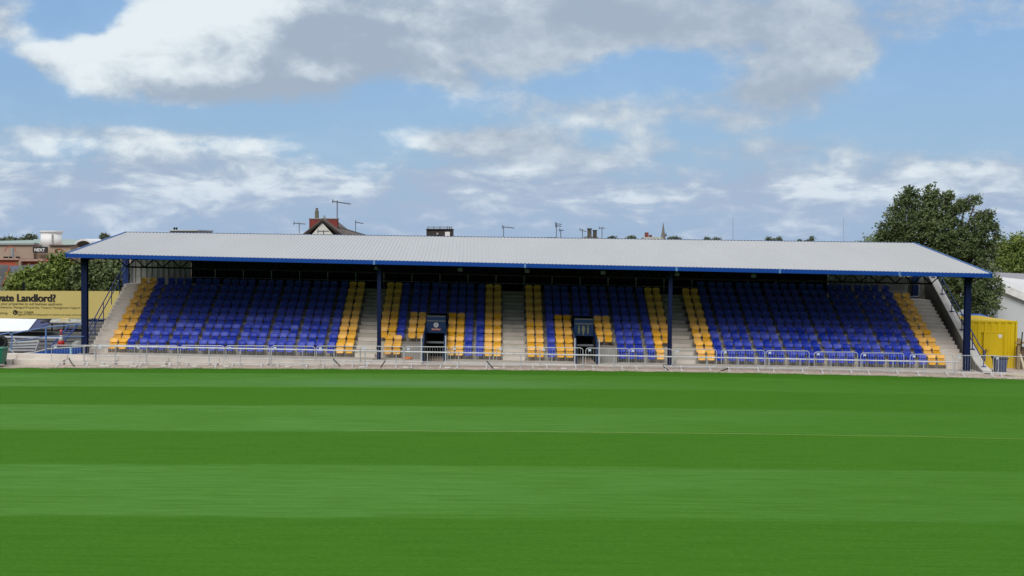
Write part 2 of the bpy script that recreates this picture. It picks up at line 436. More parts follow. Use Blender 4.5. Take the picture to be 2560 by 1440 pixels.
# front base: two long concrete steps facing the pitch
mb = MB(sh)
cuts = [(-32, VB[0]), (VB[1], VC[0]), (VC[1], 26.2)]
for a, b_ in cuts:
    n = max(1, int((b_ - a) / 2.4))
    for i in range(n):
        p, q = a + (b_ - a) * i / n, a + (b_ - a) * (i + 1) / n
        mb.bbox(p + .006, q - .006, 68.9, 69.62, -.75, -.005, .012)
        mb.bbox(p + .006 + .1, q - .006, 68.2, 68.92, -.75, -.20, .012)
mb.build('base_step', CONCP, gs)
# way-in portals
def portal(v, kind):
    x0, x1 = v; c = (x0 + x1) / 2; w = x1 - x0
    p = MB(sh); 
    prof = [(69.9, -.1), (69.9, .45), (70.6, 1.25), (71.9, 1.45), (74.6, 1.9), (74.6, -.1)]
    for xx in (x0 - .04, x1 - .04): p.prism([(xx, y, z) for y, z in prof], (.08, 0, 0))
    p.box(x0 + .04, x1 - .04, 72.6, 72.7, 1.24, 2.16)
    po = p.build('entrance_portal', mat('portal_blue', (.003, .032, .115), .5, (.003, .024, .085), 1), gs)
    for bx_ in ((x0 + .06, x1 - .06, 72.55, 72.598, 1.86, 1.91), (x0 + .06, x1 - .06, 72.55, 72.598, 2.12, 2.165), (x0 + .06, x1 - .06, 72.2, 72.26, .72, .82)):
        q = MB(sh); q.box(*bx_); q.build('crossbar', mat('bar_grey', (.17, .19, .21), .5), po)
    for bx_ in ((x0 - .105, x0 - .045, 69.8, 69.86, -.1, 1.3), (x1 + .045, x1 + .105, 69.8, 69.86, -.1, 1.3)):
        q = MB(sh); q.box(*bx_); q.build('post', GALV, po)
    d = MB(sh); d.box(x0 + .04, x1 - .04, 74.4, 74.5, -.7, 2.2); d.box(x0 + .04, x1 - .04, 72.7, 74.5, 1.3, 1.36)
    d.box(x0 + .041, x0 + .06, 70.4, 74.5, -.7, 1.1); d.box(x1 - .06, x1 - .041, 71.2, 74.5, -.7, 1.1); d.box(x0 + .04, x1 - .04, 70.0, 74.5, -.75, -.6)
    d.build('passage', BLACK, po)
    z = T(c) + 1.56
    if kind == 0:
        s_ = MB(); s_.box(c - .24, c + .24, 72.585, 72.599, z - .19, z - .05); sg = s_.build('sign_panel', mat('sign_red', (.28, .02, .03), .5), po)
        text('No Entry', 'lettering', .125, mat('sign_white', (.75, .75, .75), .5), sg, (c, 72.583, z - .155), .002, .002, 'CENTER')
        e = MB(); n = 28
        e.add([(c + r * math.cos(2 * math.pi * i / n), 72.59, z + .11 + r * math.sin(2 * math.pi * i / n)) for r in (.13, .07) for i in range(n)],
              [(i, (i + 1) % n, n + (i + 1) % n, n + i) for i in range(n)])
        e.prism([(c - .10, 72.588, z + .19), (c - .06, 72.588, z + .21), (c + .09, 72.588, z + .04), (c + .05, 72.588, z + .01)], (0, -.004, 0))
        e.build('round_emblem', MATS['sign_white'], sg)
    else:
        g = MB(); G = mat('sign_gold', (.22, .23, .12), .5)
        g.prism([(c - .02 + a, 72.59, z + h) for a, h in ((0, .26), (.07, .15), (.09, 0), (.05, -.12), (.02, -.28), (-.02, -.28), (-.05, -.12), (-.09, 0), (-.07, .15))], (0, -.006, 0))
        for s_ in (-1, 1):
            g.prism([(c - .02 + s_ * .24 + a, 72.59, z + h) for a, h in ((-.03, -.2), (.03, -.2), (.035, .0), (.05, .05), (.03, .14), (-.03, .14), (-.05, .05), (-.035, 0))], (0, -.006, 0))
            g.prism([(c - .02 + s_ * .24 + .04 * math.cos(t), 72.59, z + .2 + .04 * math.sin(t)) for t in [2 * math.pi * i / 10 for i in range(10)]], (0, -.006, 0))
        g.build('sign_symbols', G, po)
portal(VB, 0); portal(VC, 1)

# roof -------------------------------------------------------------
eL = at(168, 634, 69.0); eR = at(2476, 684, 69.0); kL = at(316, 581, 81.2); kR = at(2284, 608, 81.2)
def rp(s, t, dz=0):
    p = (eL.lerp(eR, s)).lerp(kL.lerp(kR, s), t); return (p.x, p.y, p.z + dz)
mb = MB(); vs = []; fs = []; nrib = 236; prof = ((0, 0), (.30, 0), (.42, .022), (.76, .022), (.88, 0))
ss = [((i + a) / nrib, h) for i in range(nrib) for a, h in prof] + [(1, 0)]
for s_, h in ss:
    vs.append(rp(s_, -.004, h)); vs.append(rp(s_, 1, h))
for i in range(len(ss) - 1): fs.append((2 * i, 2 * i + 2, 2 * i + 3, 2 * i + 1))
mb.add(vs, fs)
roof = mb.build('roof', ROOFM, gs)
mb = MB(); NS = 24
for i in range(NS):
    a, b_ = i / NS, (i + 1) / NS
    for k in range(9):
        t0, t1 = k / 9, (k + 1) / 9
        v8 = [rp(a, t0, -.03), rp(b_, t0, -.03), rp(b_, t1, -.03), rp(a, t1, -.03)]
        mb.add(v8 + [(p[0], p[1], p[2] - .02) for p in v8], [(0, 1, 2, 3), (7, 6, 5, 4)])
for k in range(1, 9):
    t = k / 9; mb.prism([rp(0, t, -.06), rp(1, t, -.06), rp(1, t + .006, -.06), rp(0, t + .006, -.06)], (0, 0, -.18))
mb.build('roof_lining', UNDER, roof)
fas = MB(); fas.prism([rp(-.0008, -.006, .01), rp(1.0008, -.006, .01), rp(1.0008, -.012, .01), rp(-.0008, -.012, .01)], (0, 0, -.195))
fasc = fas.build('fascia', BLUEP, gs)
for s_ in (.331, .494, .658, .770, .900):
    mb = MB(); a = rp(s_, -.012); mb.box(a[0] - .05, a[0] + .05, a[1] - .012, a[1] + .01, a[2] - .20, a[2] + .0)
    mb.build('joint_plate', mat('joint', (.12, .25, .5), .5), fasc)
for s_, d in ((0, -1), (1, 1)):
    w = .0012 * d; mb = MB()
    mb.prism([rp(s_, -.012, .06), rp(s_ + w, -.012, .06), rp(s_ + w, 1.0, .06), rp(s_, 1.0, .06)], (0, 0, -.26))
    mb.build('rake_trim', BLUEL, gs)
mb = MB(); mb.prism([rp(0, 1.003, .034), rp(1, 1.003, .034), rp(1, 1.008, .034), rp(0, 1.008, .034)], (0, 0, -.2))
mb.build('ridge_trim', mat('ridge_blue', (.03, .07, .17), .5), gs)
def roofz(x, Y):
    s_ = (x - eL.x) / (eR.x - eL.x); t = (Y - 69.0) / 12.2; return rp(s_, t)[2]
# columns
cols = [X(212, 69.8, 750), X(948, 69.8, 780), X(1675, 69.8, 790), X(2418, 69.8, 800)]
for i, x in enumerate(cols):
    mb = MB(); zb = T(x) - .25 ; zt = roofz(x, 69.8) - .25
    hw = .145 if i in (0, 3) else .095
    mb.box(x - hw, x + hw, 69.66, 69.69, zb, zt); mb.box(x - hw, x + hw, 69.93, 69.96, zb, zt); mb.box(x - .03, x + .03, 69.69, 69.93, zb, zt)
    c = mb.build('column', NAVY, gs)
    mb = MB(); mb.bbox(x - .32, x + .32, 69.5, 70.1, zb - .1, T(x) + .03, .01); mb.build('base_plate', CONCD, c)
    xb_ = x + (-.72, 0, 0, .45)[i]; mb = MB(); mb.box(xb_ - .17, xb_ + .17, 80.0, 80.25, T(x) + 2.4, roofz(x, 80.1) - .06); mb.build('column', NAVY if 0 < i < 3 else mat('column_blue', (.012, .035, .16), .5), gs)
    # rafter running back from the column
    mb = MB(); mb.prism([(x - .07, 69.3, roofz(x, 69.3) - .26), (x + .07, 69.3, roofz(x, 69.3) - .26), (x + .07, 80.9, roofz(x, 80.9) - .26), (x - .07, 80.9, roofz(x, 80.9) - .26)], (0, 0, -.22))
    mb.build('rafter', DSTEEL, gs)
# front truss
mb = MB(); Yt = 69.75
xs = [eL.x + .5 + (eR.x - eL.x - 1) * i / 50 for i in range(51)]
for i in range(50):
    x0, x1 = xs[i], xs[i + 1]; z0, z1 = roofz(x0, Yt) - .28, roofz(x1, Yt) - .28; xm = (x0 + x1) / 2; zm = roofz(xm, Yt) - .70
    mb.tube((x0, Yt, z0), (x1, Yt, z1), .04, 6)
    if i > 1 and i < 48:
        mb.tube((x0, Yt, z0), (xm, Yt, zm), .035, 6); mb.tube((xm, Yt, zm), (x1, Yt, z1), .035, 6)
    if 1 < i < 47: mb.tube((xm, Yt, zm), (xm + x1 - x0, Yt, roofz(xm + x1 - x0, Yt) - .70), .045, 6)
for x, d in ((cols[0], -1), (cols[3], 1)):
    mb.tube((x, Yt, roofz(x, Yt) - .68), (x + d * .75, Yt, roofz(x, Yt) - .30), .035, 6)
mb.build('truss', DSTEEL, gs)
# back wall: profiled sheet, pale at the ends and dark between
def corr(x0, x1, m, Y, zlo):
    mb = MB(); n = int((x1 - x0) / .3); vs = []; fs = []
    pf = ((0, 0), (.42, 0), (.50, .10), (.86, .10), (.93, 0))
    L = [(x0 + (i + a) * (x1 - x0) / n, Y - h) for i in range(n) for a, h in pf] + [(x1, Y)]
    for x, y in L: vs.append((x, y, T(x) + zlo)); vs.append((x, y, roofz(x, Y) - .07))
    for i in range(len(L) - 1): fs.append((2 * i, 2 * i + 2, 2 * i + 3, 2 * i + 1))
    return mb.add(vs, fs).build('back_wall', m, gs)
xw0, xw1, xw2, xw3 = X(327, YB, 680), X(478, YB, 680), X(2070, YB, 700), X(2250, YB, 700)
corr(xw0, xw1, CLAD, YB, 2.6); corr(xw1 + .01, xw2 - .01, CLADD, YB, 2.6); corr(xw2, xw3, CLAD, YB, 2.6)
# rail behind the last row
mb = MB(sh); z9 = 8 * RH
for h, r in ((1.32, .022), (.80, .022)): mb.tube((xa0 - .9, 78.6, z9 + h), (xd1 + .2, 78.6, z9 + h), r, 6)
x = xa0 - .9
while x < xd1 + .3: mb.tube((x, 78.6, z9 + .2), (x, 78.6, z9 + 1.32), .025, 6); x += 1.62
mb.build('back_rail', GALV, gs)
# gate loop on the right-hand landing
mb = MB(sh); xg = xd1 + .45; g = []
for cx, cz, a0 in ((.33, .50, 0), (-.33, .50, 90), (-.33, -.02, 180), (.33, -.02, 270)):
    for k in range(5):
        t = R(a0 + k * 22.5); g.append((xg + cx * .75 + .1 * math.cos(t), 78.3, z9 + .65 + cz + .1 * math.sin(t)))
mb.path(g, .025, 6, True); mb.tube((xg - .45, 78.3, z9 + .2), (xg - .45, 78.3, z9 + 1.3), .025, 6)
mb.build('gate_loop', GALV, gs)
# small floodlights hung under the eave
for s_ in (.333, .424, .497, .58, .661, .745, .83):
    p = rp(s_, .05); mb = MB(); mb.tube((p[0], p[1], p[2] - .2), (p[0], p[1], p[2] - .36), .015, 6)
    mb.bbox(p[0] - .12, p[0] + .12, p[1] - .05, p[1] + .07, p[2] - .54, p[2] - .36, .02)
    mb.build('floodlight', mat('lamp_grey', (.12, .13, .15), .4), gs)

# right end wall with sloping coping
mb = MB(); cop = MB()
pa = [(68.9, .02), (70.2, .30), (79.6, 4.62), (80.4, 4.62)]
x0f, x0b = xr + .02, xr + .55
def xw(y): return x0f + (x0b - x0f) * (y - 68.9) / 11.5
low = [(80.4, -.8), (68.9, -.8)]
def wallpoly(off, dz, pts): return [(xw(y) + off, y, T(x0f) + z + dz) for y, z in pts]
A = wallpoly(0, 0, pa + low); B_ = wallpoly(.36, 0, pa + low); n = len(A)
mb.add(A + B_, [tuple(range(n)), tuple(range(2 * n - 1, n - 1, -1))] + [(i, (i + 1) % n, n + (i + 1) % n, n + i) for i in range(n)])
endw = mb.build('end_wall', CONCD, gs)
A = wallpoly(-.03, .003, pa); B_ = wallpoly(.42, .003, pa); A2 = wallpoly(-.03, .09, pa); B2 = wallpoly(.42, .09, pa)
for i in range(3):
    cop.add([A[i], A[i + 1], B_[i + 1], B_[i], A2[i], A2[i + 1], B2[i + 1], B2[i]], [(0, 3, 2, 1), (4, 5, 6, 7), (0, 1, 5, 4), (2, 3, 7, 6), (0, 4, 7, 3), (1, 2, 6, 5)])
cop.build('coping', mat('coping_white', (.62, .60, .57), .8, (.5, .48, .45), 1.5, wear=((.35, .33, .3), 2, .62)), endw)
# rear landing wall
mb = MB(); mb.box(xd1 - 1.0, xr + .5, 80.45, 80.7, T(xr) + 2.0, T(xr) + 4.6); mb.build('landing_wall', CONCD, gs)
# handrails at both ends
HR = mat('handrail_blue', (.012, .04, .20), .4)
def slope_rail(f, ys, zf, h1, h2, plates):
    mb = MB()
    for h in (h1, h2): mb.path([(f(y), y, zf(y) + h) for y in ys], .028, 6)
    y = ys[0]; k = 0
    while y <= ys[-1] + .01:
        mb.tube((f(y), y, zf(y) + .05), (f(y), y, zf(y) + h1), .026, 6)
        if plates: mb.box(f(y) - .12, f(y) + .12, y - .1, y + .1, zf(y) + .075, zf(y) + .115)
        y += (ys[-1] - ys[0]) / 5
    mb.path([(f(ys[0]), ys[0], zf(ys[0]) + h1), (f(ys[0]), ys[0] - .18, zf(ys[0]) + h1 - .1), (f(ys[0]), ys[0] - .18, zf(ys[0]) + h2 - .1), (f(ys[0]), ys[0], zf(ys[0]) + h2)], .026, 6)
    return mb
def zcop(y):
    for (y0, z0), (y1, z1) in zip(pa, pa[1:]):
        if y <= y1: return T(x0f) + z0 + (z1 - z0) * (y - y0) / (y1 - y0)
    return T(x0f) + pa[-1][1]
slope_rail(lambda y: xw(y) + .2, [69.6, 70.2, 79.4], zcop, .95, .50, True).build('handrail', HR, gs)
def zst(y): return T(xl) + max(0, (y - Y1 + .42) / RD * RH)
slope_rail(lambda y: xl - .03, [70.6, 78.3], zst, 1.0, .58, False).build('handrail', HR, gs)

# ------------------------------------------------------------------ seats
def rr(w0, w1, z0, z1, rad, y, tilt, n=4):
    """rounded trapezoid outline, wider at the top"""
    pts = []
    for cx, cz, a0 in ((w1 / 2 - rad, z1 - rad, 0), (-w1 / 2 + rad, z1 - rad, 90)):
        for k in range(n + 1):
            t = R(a0 + 90 * k / n); pts.append((cx + rad * math.cos(t), cz + rad * math.sin(t)))
    r2 = rad * .5
    for cx, cz, a0 in ((-w0 / 2 + r2, z0 + r2, 180), (w0 / 2 - r2, z0 + r2, 270)):
        for k in range(3):
            t = R(a0 + 45 * k); pts.append((cx + r2 * math.cos(t), cz + r2 * math.sin(t)))
    return [(x, y + tilt * (z - z0) + .12 * x * x * 2 * -1, z) for x, z in pts]
def shell(mb, pts, th):
    """dished shell: outline, inner ring set back"""
    c = Vector((sum(p[0] for p in pts) / len(pts), sum(p[1] for p in pts) / len(pts), sum(p[2] for p in pts) / len(pts)))
    n = len(pts); o = [Vector(p) for p in pts]
    i1 = [c.lerp(p, .82) + Vector((0, .022, 0)) for p in o]; i2 = [c.lerp(p, .45) + Vector((0, .034, 0)) for p in o]
    bk = [p + Vector((0, th, 0)) for p in o]
    vs = o + i1 + i2 + bk + [c + Vector((0, .036, 0)), c + Vector((0, th + .01, 0))]
    fs = []
    for i in range(n):
        j = (i + 1) % n
        fs += [(i, j, n + j, n + i), (n + i, n + j, 2 * n + j, 2 * n + i), (2 * n + i, 2 * n + j, 4 * n), (j, i, 3 * n + i, 3 * n + j), (3 * n + j, 3 * n + i, 4 * n + 1)]
    mb.add(vs, fs)
def seat_back(): 
    mb = MB(); mb.box(-.18, .18, .055, .07, .36, .58); shell(mb, rr(.395, .428, .532, .765, .11, .02, .42), .03); return mb
def seat_pan():
    mb = MB(); p = rr(.36, .405, .20, .482, .08, -.11, .14)
    shell(mb, [(x, y - .0, z) for x, y, z in p], .035)
    # rolled front lip, the top edge of the folded pan
    mb.path([(x, -.10 + .14 * (z - .2), z) for x, z in ((-.19, .43), (-.15, .478), (0, .492), (.15, .478), (.19, .43))], .010, 6)
    return mb
def seat_frame():
    mb = MB(); mb.box(-.232, -.212, -.09, .13, .30, .34); mb.box(.212, .232, -.09, .13, .30, .34)
    mb.box(-.225, -.19, .08, .12, 0.0, .42); mb.tube((-.235, .10, .33), (.235, .10, .33), .018, 6); return mb
def make_seat(col):
    root = bpy.data.objects.new('stadium_seat', None); COL.objects.link(root); root.empty_display_size = .2
    m = SEATY if col == 'yellow' else SEATB
    local(seat_back(), 'backrest', m, root, True); local(seat_pan(), 'seat_pan', m, root, True); local(seat_frame(), 'seat_frame', SEATF, root)
    return root
proto = {'yellow': make_seat('yellow'), 'blue': make_seat('blue')}; used = {'yellow': False, 'blue': False}
ORD = ['', 'first', 'second', 'third', 'fourth', 'fifth', 'sixth', 'seventh', 'eighth', 'ninth', 'tenth', 'eleventh', 'twelfth', 'thirteenth', 'fourteenth', 'fifteenth',
       'sixteenth', 'seventeenth', 'eighteenth', 'nineteenth', 'twentieth', 'twenty-first', 'twenty-second', 'twenty-third', 'twenty-fourth', 'twenty-fifth']
seats.sort(key=lambda q: (q[0], abs(q[4])))
rest = MB()
bv = seat_back(), seat_pan(), seat_frame()
for i, (r, blk, k, col, x) in enumerate(seats):
    y = Y1 + (r - 1) * RD; z = T(x) + (r - 1) * RH
    jit = random.uniform(-.012, .012)
    if i < 300:
        o = copy_tree(proto[col]) if used[col] else proto[col]; used[col] = True
        o.location = (x, y + jit, z); o.rotation_euler = (random.uniform(-.02, .02), TILT, random.uniform(-.03, .03))
        b_ = {'leftmost': 'leftmost block', 'second': 'second block from left', 'third': 'third block from left', 'rightmost': 'rightmost block'}[blk]
        row = {1: 'front'}.get(r, ORD[r])
        tag(o, f"{col} folding plastic seat, {row} row of the {b_}, {ORD[k]} from its left", 'seat', 'folding plastic seats on the stand terrace')
    else:
        for q, mi in zip(bv, (1 if col == 'yellow' else 0, 1 if col == 'yellow' else 0, 2)):
            rest.cur = mi; rest.add([(a + x, b2 + y + jit, c + z) for a, b2, c in q.v], q.fc)
o = rest.build('stadium_seats', [SEATB, SEATY, SEATF], smooth=True)
tag(o, 'blue and yellow folding seats of the upper rows under the roof', 'seats', kind='stuff')

# orange seat shell left on the raised block
p = at(1021, 870, 70.9); mb = MB(); mb.lathe([(.26, 0), (.27, .04), (.22, .09), (.10, .12)], (0, 0, 0), 14)
o = mb.build('plastic_lid', mat('orange_plastic', (.62, .17, .03), .5), smooth=True); o.scale = (1, .7, 1); o.location = (p.x, 70.35, T(p.x) + .01)
tag(o, 'small orange plastic lid on the concrete left of the entrance', 'lid')

# ------------------------------------------------------------------ pitch rail (fixed) and crowd barriers
pr = thing('perimeter_rail', 'long pale tubular rail on posts in front of the stand', 'rail', (0, 68.05, 0))
def zrail(x): return at(0, 0, 1).z * 0 + (ZC - 5.35) - .0118 * (x + 18.6)
xr0, xr1 = X(210, 68.05, 880), X(2395, 68.05, 905)
mb = MB(); mb.tube((xr0, 68.05, zrail(xr0)), (xr1, 68.05, zrail(xr1)), .034, 8); mb.build('top_rail', WHITER, pr)
mb = MB(); mb.tube((xr0, 68.05, zrail(xr0) - .50), (xr1, 68.05, zrail(xr1) - .50), .022, 8); mb.build('lower_rail', GALV, pr)
x = xr0; k = 0
while x < xr1:
    mb = MB(); mb.tube((x, 68.05, gz(x, 67) + .03), (x, 68.05, zrail(x)), .026, 8); mb.box(x - .07, x + .07, 67.98, 68.12, gz(x, 67) + .04, gz(x, 67) + .07)
    mb.build('post', GALV, pr); x += 1.56
def make_barrier():
    root = bpy.data.objects.new('crowd_barrier', None); COL.objects.link(root)
    w, z0, z1, r = 1.08, .16, 1.02, .14; g = []
    for cx, cz, a0 in ((w - r, z1 - r, 0), (-w + r, z1 - r, 90), (-w + r, z0 + r, 180), (w - r, z0 + r, 270)):
        for k in range(5): t = R(a0 + k * 22.5); g.append((cx + r * math.cos(t), 0, cz + r * math.sin(t)))
    mb = MB(); mb.path(g, .018, 8, True); local(mb, 'frame', GALV, root)
    mb = MB()
    for i in range(1, 17): x = -w + 2 * w * i / 17; mb.tube((x, 0, z0), (x, 0, z1), .0048, 5, caps=False)
    local(mb, 'bars', GALV, root)
    for s_ in (-1, 1):
        mb = MB(); mb.path([(s_ * .72, -.30, .03), (s_ * .72, -.18, .07), (s_ * .72, 0, .17), (s_ * .72, .18, .07), (s_ * .72, .30, .03)], .018, 6)
        mb.box(s_ * .72 - .05, s_ * .72 + .05, -.36, -.24, .0, .03); local(mb, 'foot', WHITER, root)
    mb = MB(); mb.bbox(-w + .12, -w + .26, -.03, -.018, .86, .97, .004); local(mb, 'tag_plate', mat('plate', (.55, .62, .75), .5), root)
    return root
bp_ = make_barrier(); first = True
bars = [(185, 0, .0), (295, 2, .0), (392, -1, 0), (506, 1, 0), (620, 0, 0), (733, -1, 0), (846, 1, .02), (955, 3, .0), (1066, -2, -.04), (1180, 2, .0), (1296, 0, 0),
        (1403, 1, 0), (1518, 0, 0), (1626, -1, 0), (1738, 4, .03), (1857, 0, 0), (1970, 6, -.05), (2089, 0, 0), (2205, 1, 0), (2328, 0, 0), (2440, -2, 0), (2540, 3, -.1)]
spots = ['in front of the leftmost end stair', 'beside the leftmost yellow seats', 'before the leftmost block, first on its blue seats', 'before the leftmost block, second on its blue seats',
 'before the leftmost block, third on its blue seats', 'before the leftmost block, fourth on its blue seats', "before the leftmost block's right yellow columns", 'at the foot of the stair left of the entrance with red sign',
 'left of the entrance with the red sign', 'right of the entrance with the red sign', 'at the foot of the central stair', 'left of the entrance with the gold symbols',
 'right of the entrance with the gold symbols', 'before the second column from the right', 'at the foot of the stair beside the rightmost block', "before the rightmost block's first blue seats",
 'low and angled, before the rightmost block', "before the middle of the rightmost block", "before the last blue seats of the rightmost block", 'before the rightmost yellow seats',
 'at the foot of the right end wall', 'in front of the blue bin and yellow container']
for (px, dyy, rz), lb in zip(bars, spots):
    o = bp_ if first else copy_tree(bp_); first = False
    x = X(px, 67.7, 890); o.location = (x, 67.62 + dyy * .03, gz(x, 67) + .055); o.rotation_euler = (0, random.uniform(-.006, .006), rz + random.uniform(-.02, .02))
    tag(o, 'galvanised crowd barrier ' + lb, 'barrier', 'crowd barriers standing in a row before the stand')
# black hoses or straps leaning on the barriers
for (x0, y0, x1, y1, lb) in ((172, 895, 186, 915, 'curved black hose hanging before the left end stair'), (833, 897, 850, 915, 'black pole leaning below the leftmost aisle'),
        (963, 902, 952, 918, 'black pole leaning left of the entrance with red sign'), (1217, 903, 1233, 921, 'black pole leaning below the central aisle'),
        (1658, 916, 1676, 930, 'black pole lying by the second column from the right'), (1820, 921, 1790, 932, 'black pole lying before the rightmost block')):
    a = at(x0, y0, 67.5); b_ = at(x1, y1, 67.2); mb = MB(); m_ = a.lerp(b_, .5) + Vector((0, 0, -.06 if x0 == 172 else .0))
    mb.path([a, a.lerp(m_, .5), m_, m_.lerp(b_, .5), b_], .028, 7)
    o = mb.build('pole' if x0 != 172 else 'hose', BLACKP, smooth=True); tag(o, lb, 'pole' if x0 != 172 else 'hose', None if x0 == 172 else 'black poles lying about the barriers')
# loose weights and blocks at the barrier feet
BLK = mat('foot_block', (.60, .58, .54), .8)
FBL = ['wide pale block under the barrier by the left end stair', 'pale block below the first blue seats of the leftmost block', 'pale block left of the middle of the leftmost block', 'pale block under the barriers before the fourth blue column gap',
 'pale block before the middle of the leftmost block', 'pale block before the right half of the leftmost block', 'pale block at the foot of the leftmost aisle', 'pale block left of the entrance with the red sign',
 'pale block right of the entrance with the red sign', 'pale block at the foot of the central aisle', 'pale block left of the entrance with the gold symbols']
for (px, w), fl in zip(((262, .5), (335, .3), (410, .3), (486, .3), (566, .3), (720, .26), (905, .3), (1015, .3), (1120, .3), (1240, .28), (1410, .3)), FBL):
    p = at(px, 915, 67.25); mb = MB(); mb.bbox(-w / 2, w / 2, -.12, .12, 0, .08, .02)
    o = mb.build('foot_block', BLK); o.location = (p.x, 67.25, gz(p.x, 67) + .03); o.rotation_euler = (0, 0, random.uniform(-.3, .3))
    tag(o, fl, 'block', 'pale foot blocks along the barrier line')

# pale yellow string stretched across the pitch
mb = MB(); mb.path([(x, 45.0, gz(x, 45) + .02 + .006 * math.sin(x)) for x in [X(900, 45, 1080) + i * 1.4 for i in range(20)]], .006, 5)
o = mb.build('marking_string', mat('string', (.22, .32, .07), .7)); tag(o, 'thin pale yellow string stretched along the grass', 'string')
#PART2
# ================================================================== left side of the ground
def quadbox(p, w, d, h, m, name, rz=0, b=.01):
    mb = MB(); mb.bbox(-w / 2, w / 2, -d / 2, d / 2, 0, h, b); o = mb.build(name, m); o.location = p; o.rotation_euler = (0, 0, rz); return o
xk = X(212, 70, 880)
# old open terracing beside the stand
TERD = mat('old_terrace', (.085, .09, .10), .85, (.14, .14, .14), 1.2, .6, stretch=(.3, 1, 1), wear=((.03, .035, .06), .8, .5))
TERL = mat('old_terrace_edge', (.20, .20, .19), .85, (.12, .12, .12), 2)
ot = thing('old_terrace', 'low dark weathered terracing steps to the left of the stand', 'terrace', (-27, 71, 0))
mb = MB(); me_ = MB()
for i in range(9):
    y0 = 71.0 + i * 1.0; z = .42 + i * .13; mb.box(-36, xk + .4, y0, y0 + 1.002, -.6, z)
mb.build('step_block', TERD, ot)
for i in range(9):
    y0 = 71.0 + i * 1.0; z = .42 + i * .13; me_ = MB(); me_.box(-36, xk + .39, y0 - .015, y0 + .16, z - .06, z + .02); me_.build('step_edge', TERL, ot)
# blue front hoarding
HB = mat('hoarding_blue', (.006, .065, .34), .45, (.01, .06, .28), 1, .6)
a, b_ = at(40, 892, 70), at(213, 890, 70); c = at(213, 868, 70); d = at(130, 874, 70)
mb = MB(); mb.prism([(a.x, 70, a.z), (b_.x, 70, b_.z), (c.x, 70, c.z), (d.x, 70, d.z), (at(95, 880, 70).x, 70, at(95, 880, 70).z)], (0, .06, 0))
o = mb.build('hoarding', HB); tag(o, 'low blue hoarding tapering to the left, beside the stand', 'hoarding')
# blue handrail with posts in front of the old terrace
mb_ = thing('terrace_rail', 'light blue bent handrail on posts before the old terracing', 'rail', (at(60, 890, 69.6).x, 69.6, .4))
RB = mat('rail_blue', (.10, .19, .42), .45)
def pp(L, Y): return [at(px, py, Y) for px, py in L]
mb = MB(); mb.path(pp([(-20, 840), (22, 832), (30, 838), (28, 890)], 69.6), .035, 7); mb.path(pp([(28, 834), (115, 818), (205, 810)], 69.6), .03, 7); mb.build('top_rail', RB, mb_)
mb = MB(); mb.path(pp([(40, 853), (115, 841), (210, 841)], 69.62), .022, 6); mb.build('middle_rail', RB, mb_)
mb = MB(); mb.path(pp([(20, 888), (90, 880), (115, 872), (215, 866)], 69.6), .022, 6); mb.build('lower_rail', GALV, mb_)
mb = MB(); mb.path(pp([(115, 818), (115, 891)], 69.6), .045, 7); mb.build('post', RB, mb_)
mb = MB(); mb.path(pp([(177, 868), (177, 892)], 69.6), .05, 7); mb.build('post', mat('post_pale', (.3, .5, .62), .5), mb_)
mb = MB(); mb.path(pp([(18, 868), (42, 888)], 69.55), .02, 6); mb.build('brace', GALV, mb_)
# white sheet, stacks and odds and ends lying on the terracing
def tz(y): return .42 + .13 * max(0, int(y - 71)) + .02
p1, p2, p3, p4 = at(-60, 831, 74.0), at(70, 828, 74.0), at(92, 800, 76.4), at(-60, 797, 76.4)
mb = MB(); mb.prism([p1, p2, p3, p4], (0, 0, .05)); o = mb.build('cover_sheet', mat('sheet_white', (.80, .83, .86), .5, (.74, .78, .82), 1))
tag(o, 'large white flat sheet laid on the old terracing below the billboard', 'sheet')
mb = MB(); mb.prism([at(92, 801, 76.5), at(112, 801, 76.5), at(125, 812, 74.6), at(70, 830, 74.0)], (0, 0, .04)); o = mb.build('tarpaulin', mat('tarp_navy', (.02, .035, .13), .6))
tag(o, 'dark navy tarpaulin beside the white sheet', 'tarpaulin')
ls = thing('panel_stack', 'stack of grey metal barriers lying by the blue rail', 'stack', at(50, 880, 70.6))
for i, (xa, ya, xb, yb) in enumerate(((14, 858, 97, 853), (8, 864, 94, 861), (4, 870, 90, 868), (2, 876, 86, 876))):
    mb = MB(); mb.path(pp([(xa, ya), (xb, yb)], 70.5 + i * -.02), .045, 6); mb.build('metal_tube', GALV, ls)
mb = MB(); mb.path(pp([(97, 853), (88, 878)], 70.4), .045, 6); mb.build('end_bar', GALV, ls)
mb = MB(); mb.path(pp([(33, 846), (40, 855)], 70.3), .045, 6); mb.path(pp([(-5, 842), (150, 846)], 71.6), .06, 6); mb.build('loose_bar', mat('alu', (.45, .48, .55), .4), ls)
# blue ladder
ld = thing('ladder', 'blue metal ladder leaning behind the traffic cone', 'ladder', at(160, 870, 70.9))
BL2 = mat('ladder_blue', (.03, .07, .27), .4)
A0, A1, B0, B1 = at(126, 868, 70.7), at(172, 814, 73.0), at(146, 868, 70.7), at(195, 813, 73.0)
for p, q in ((A0, A1), (B0, B1)): mb = MB(); mb.path([p, q], .045, 6); mb.build('side_rail', BL2, ld)
for i in range(1, 8): mb = MB(); t = i / 8; mb.path([A0.lerp(A1, t), B0.lerp(B1, t)], .02, 6); mb.build('rung', BL2, ld)
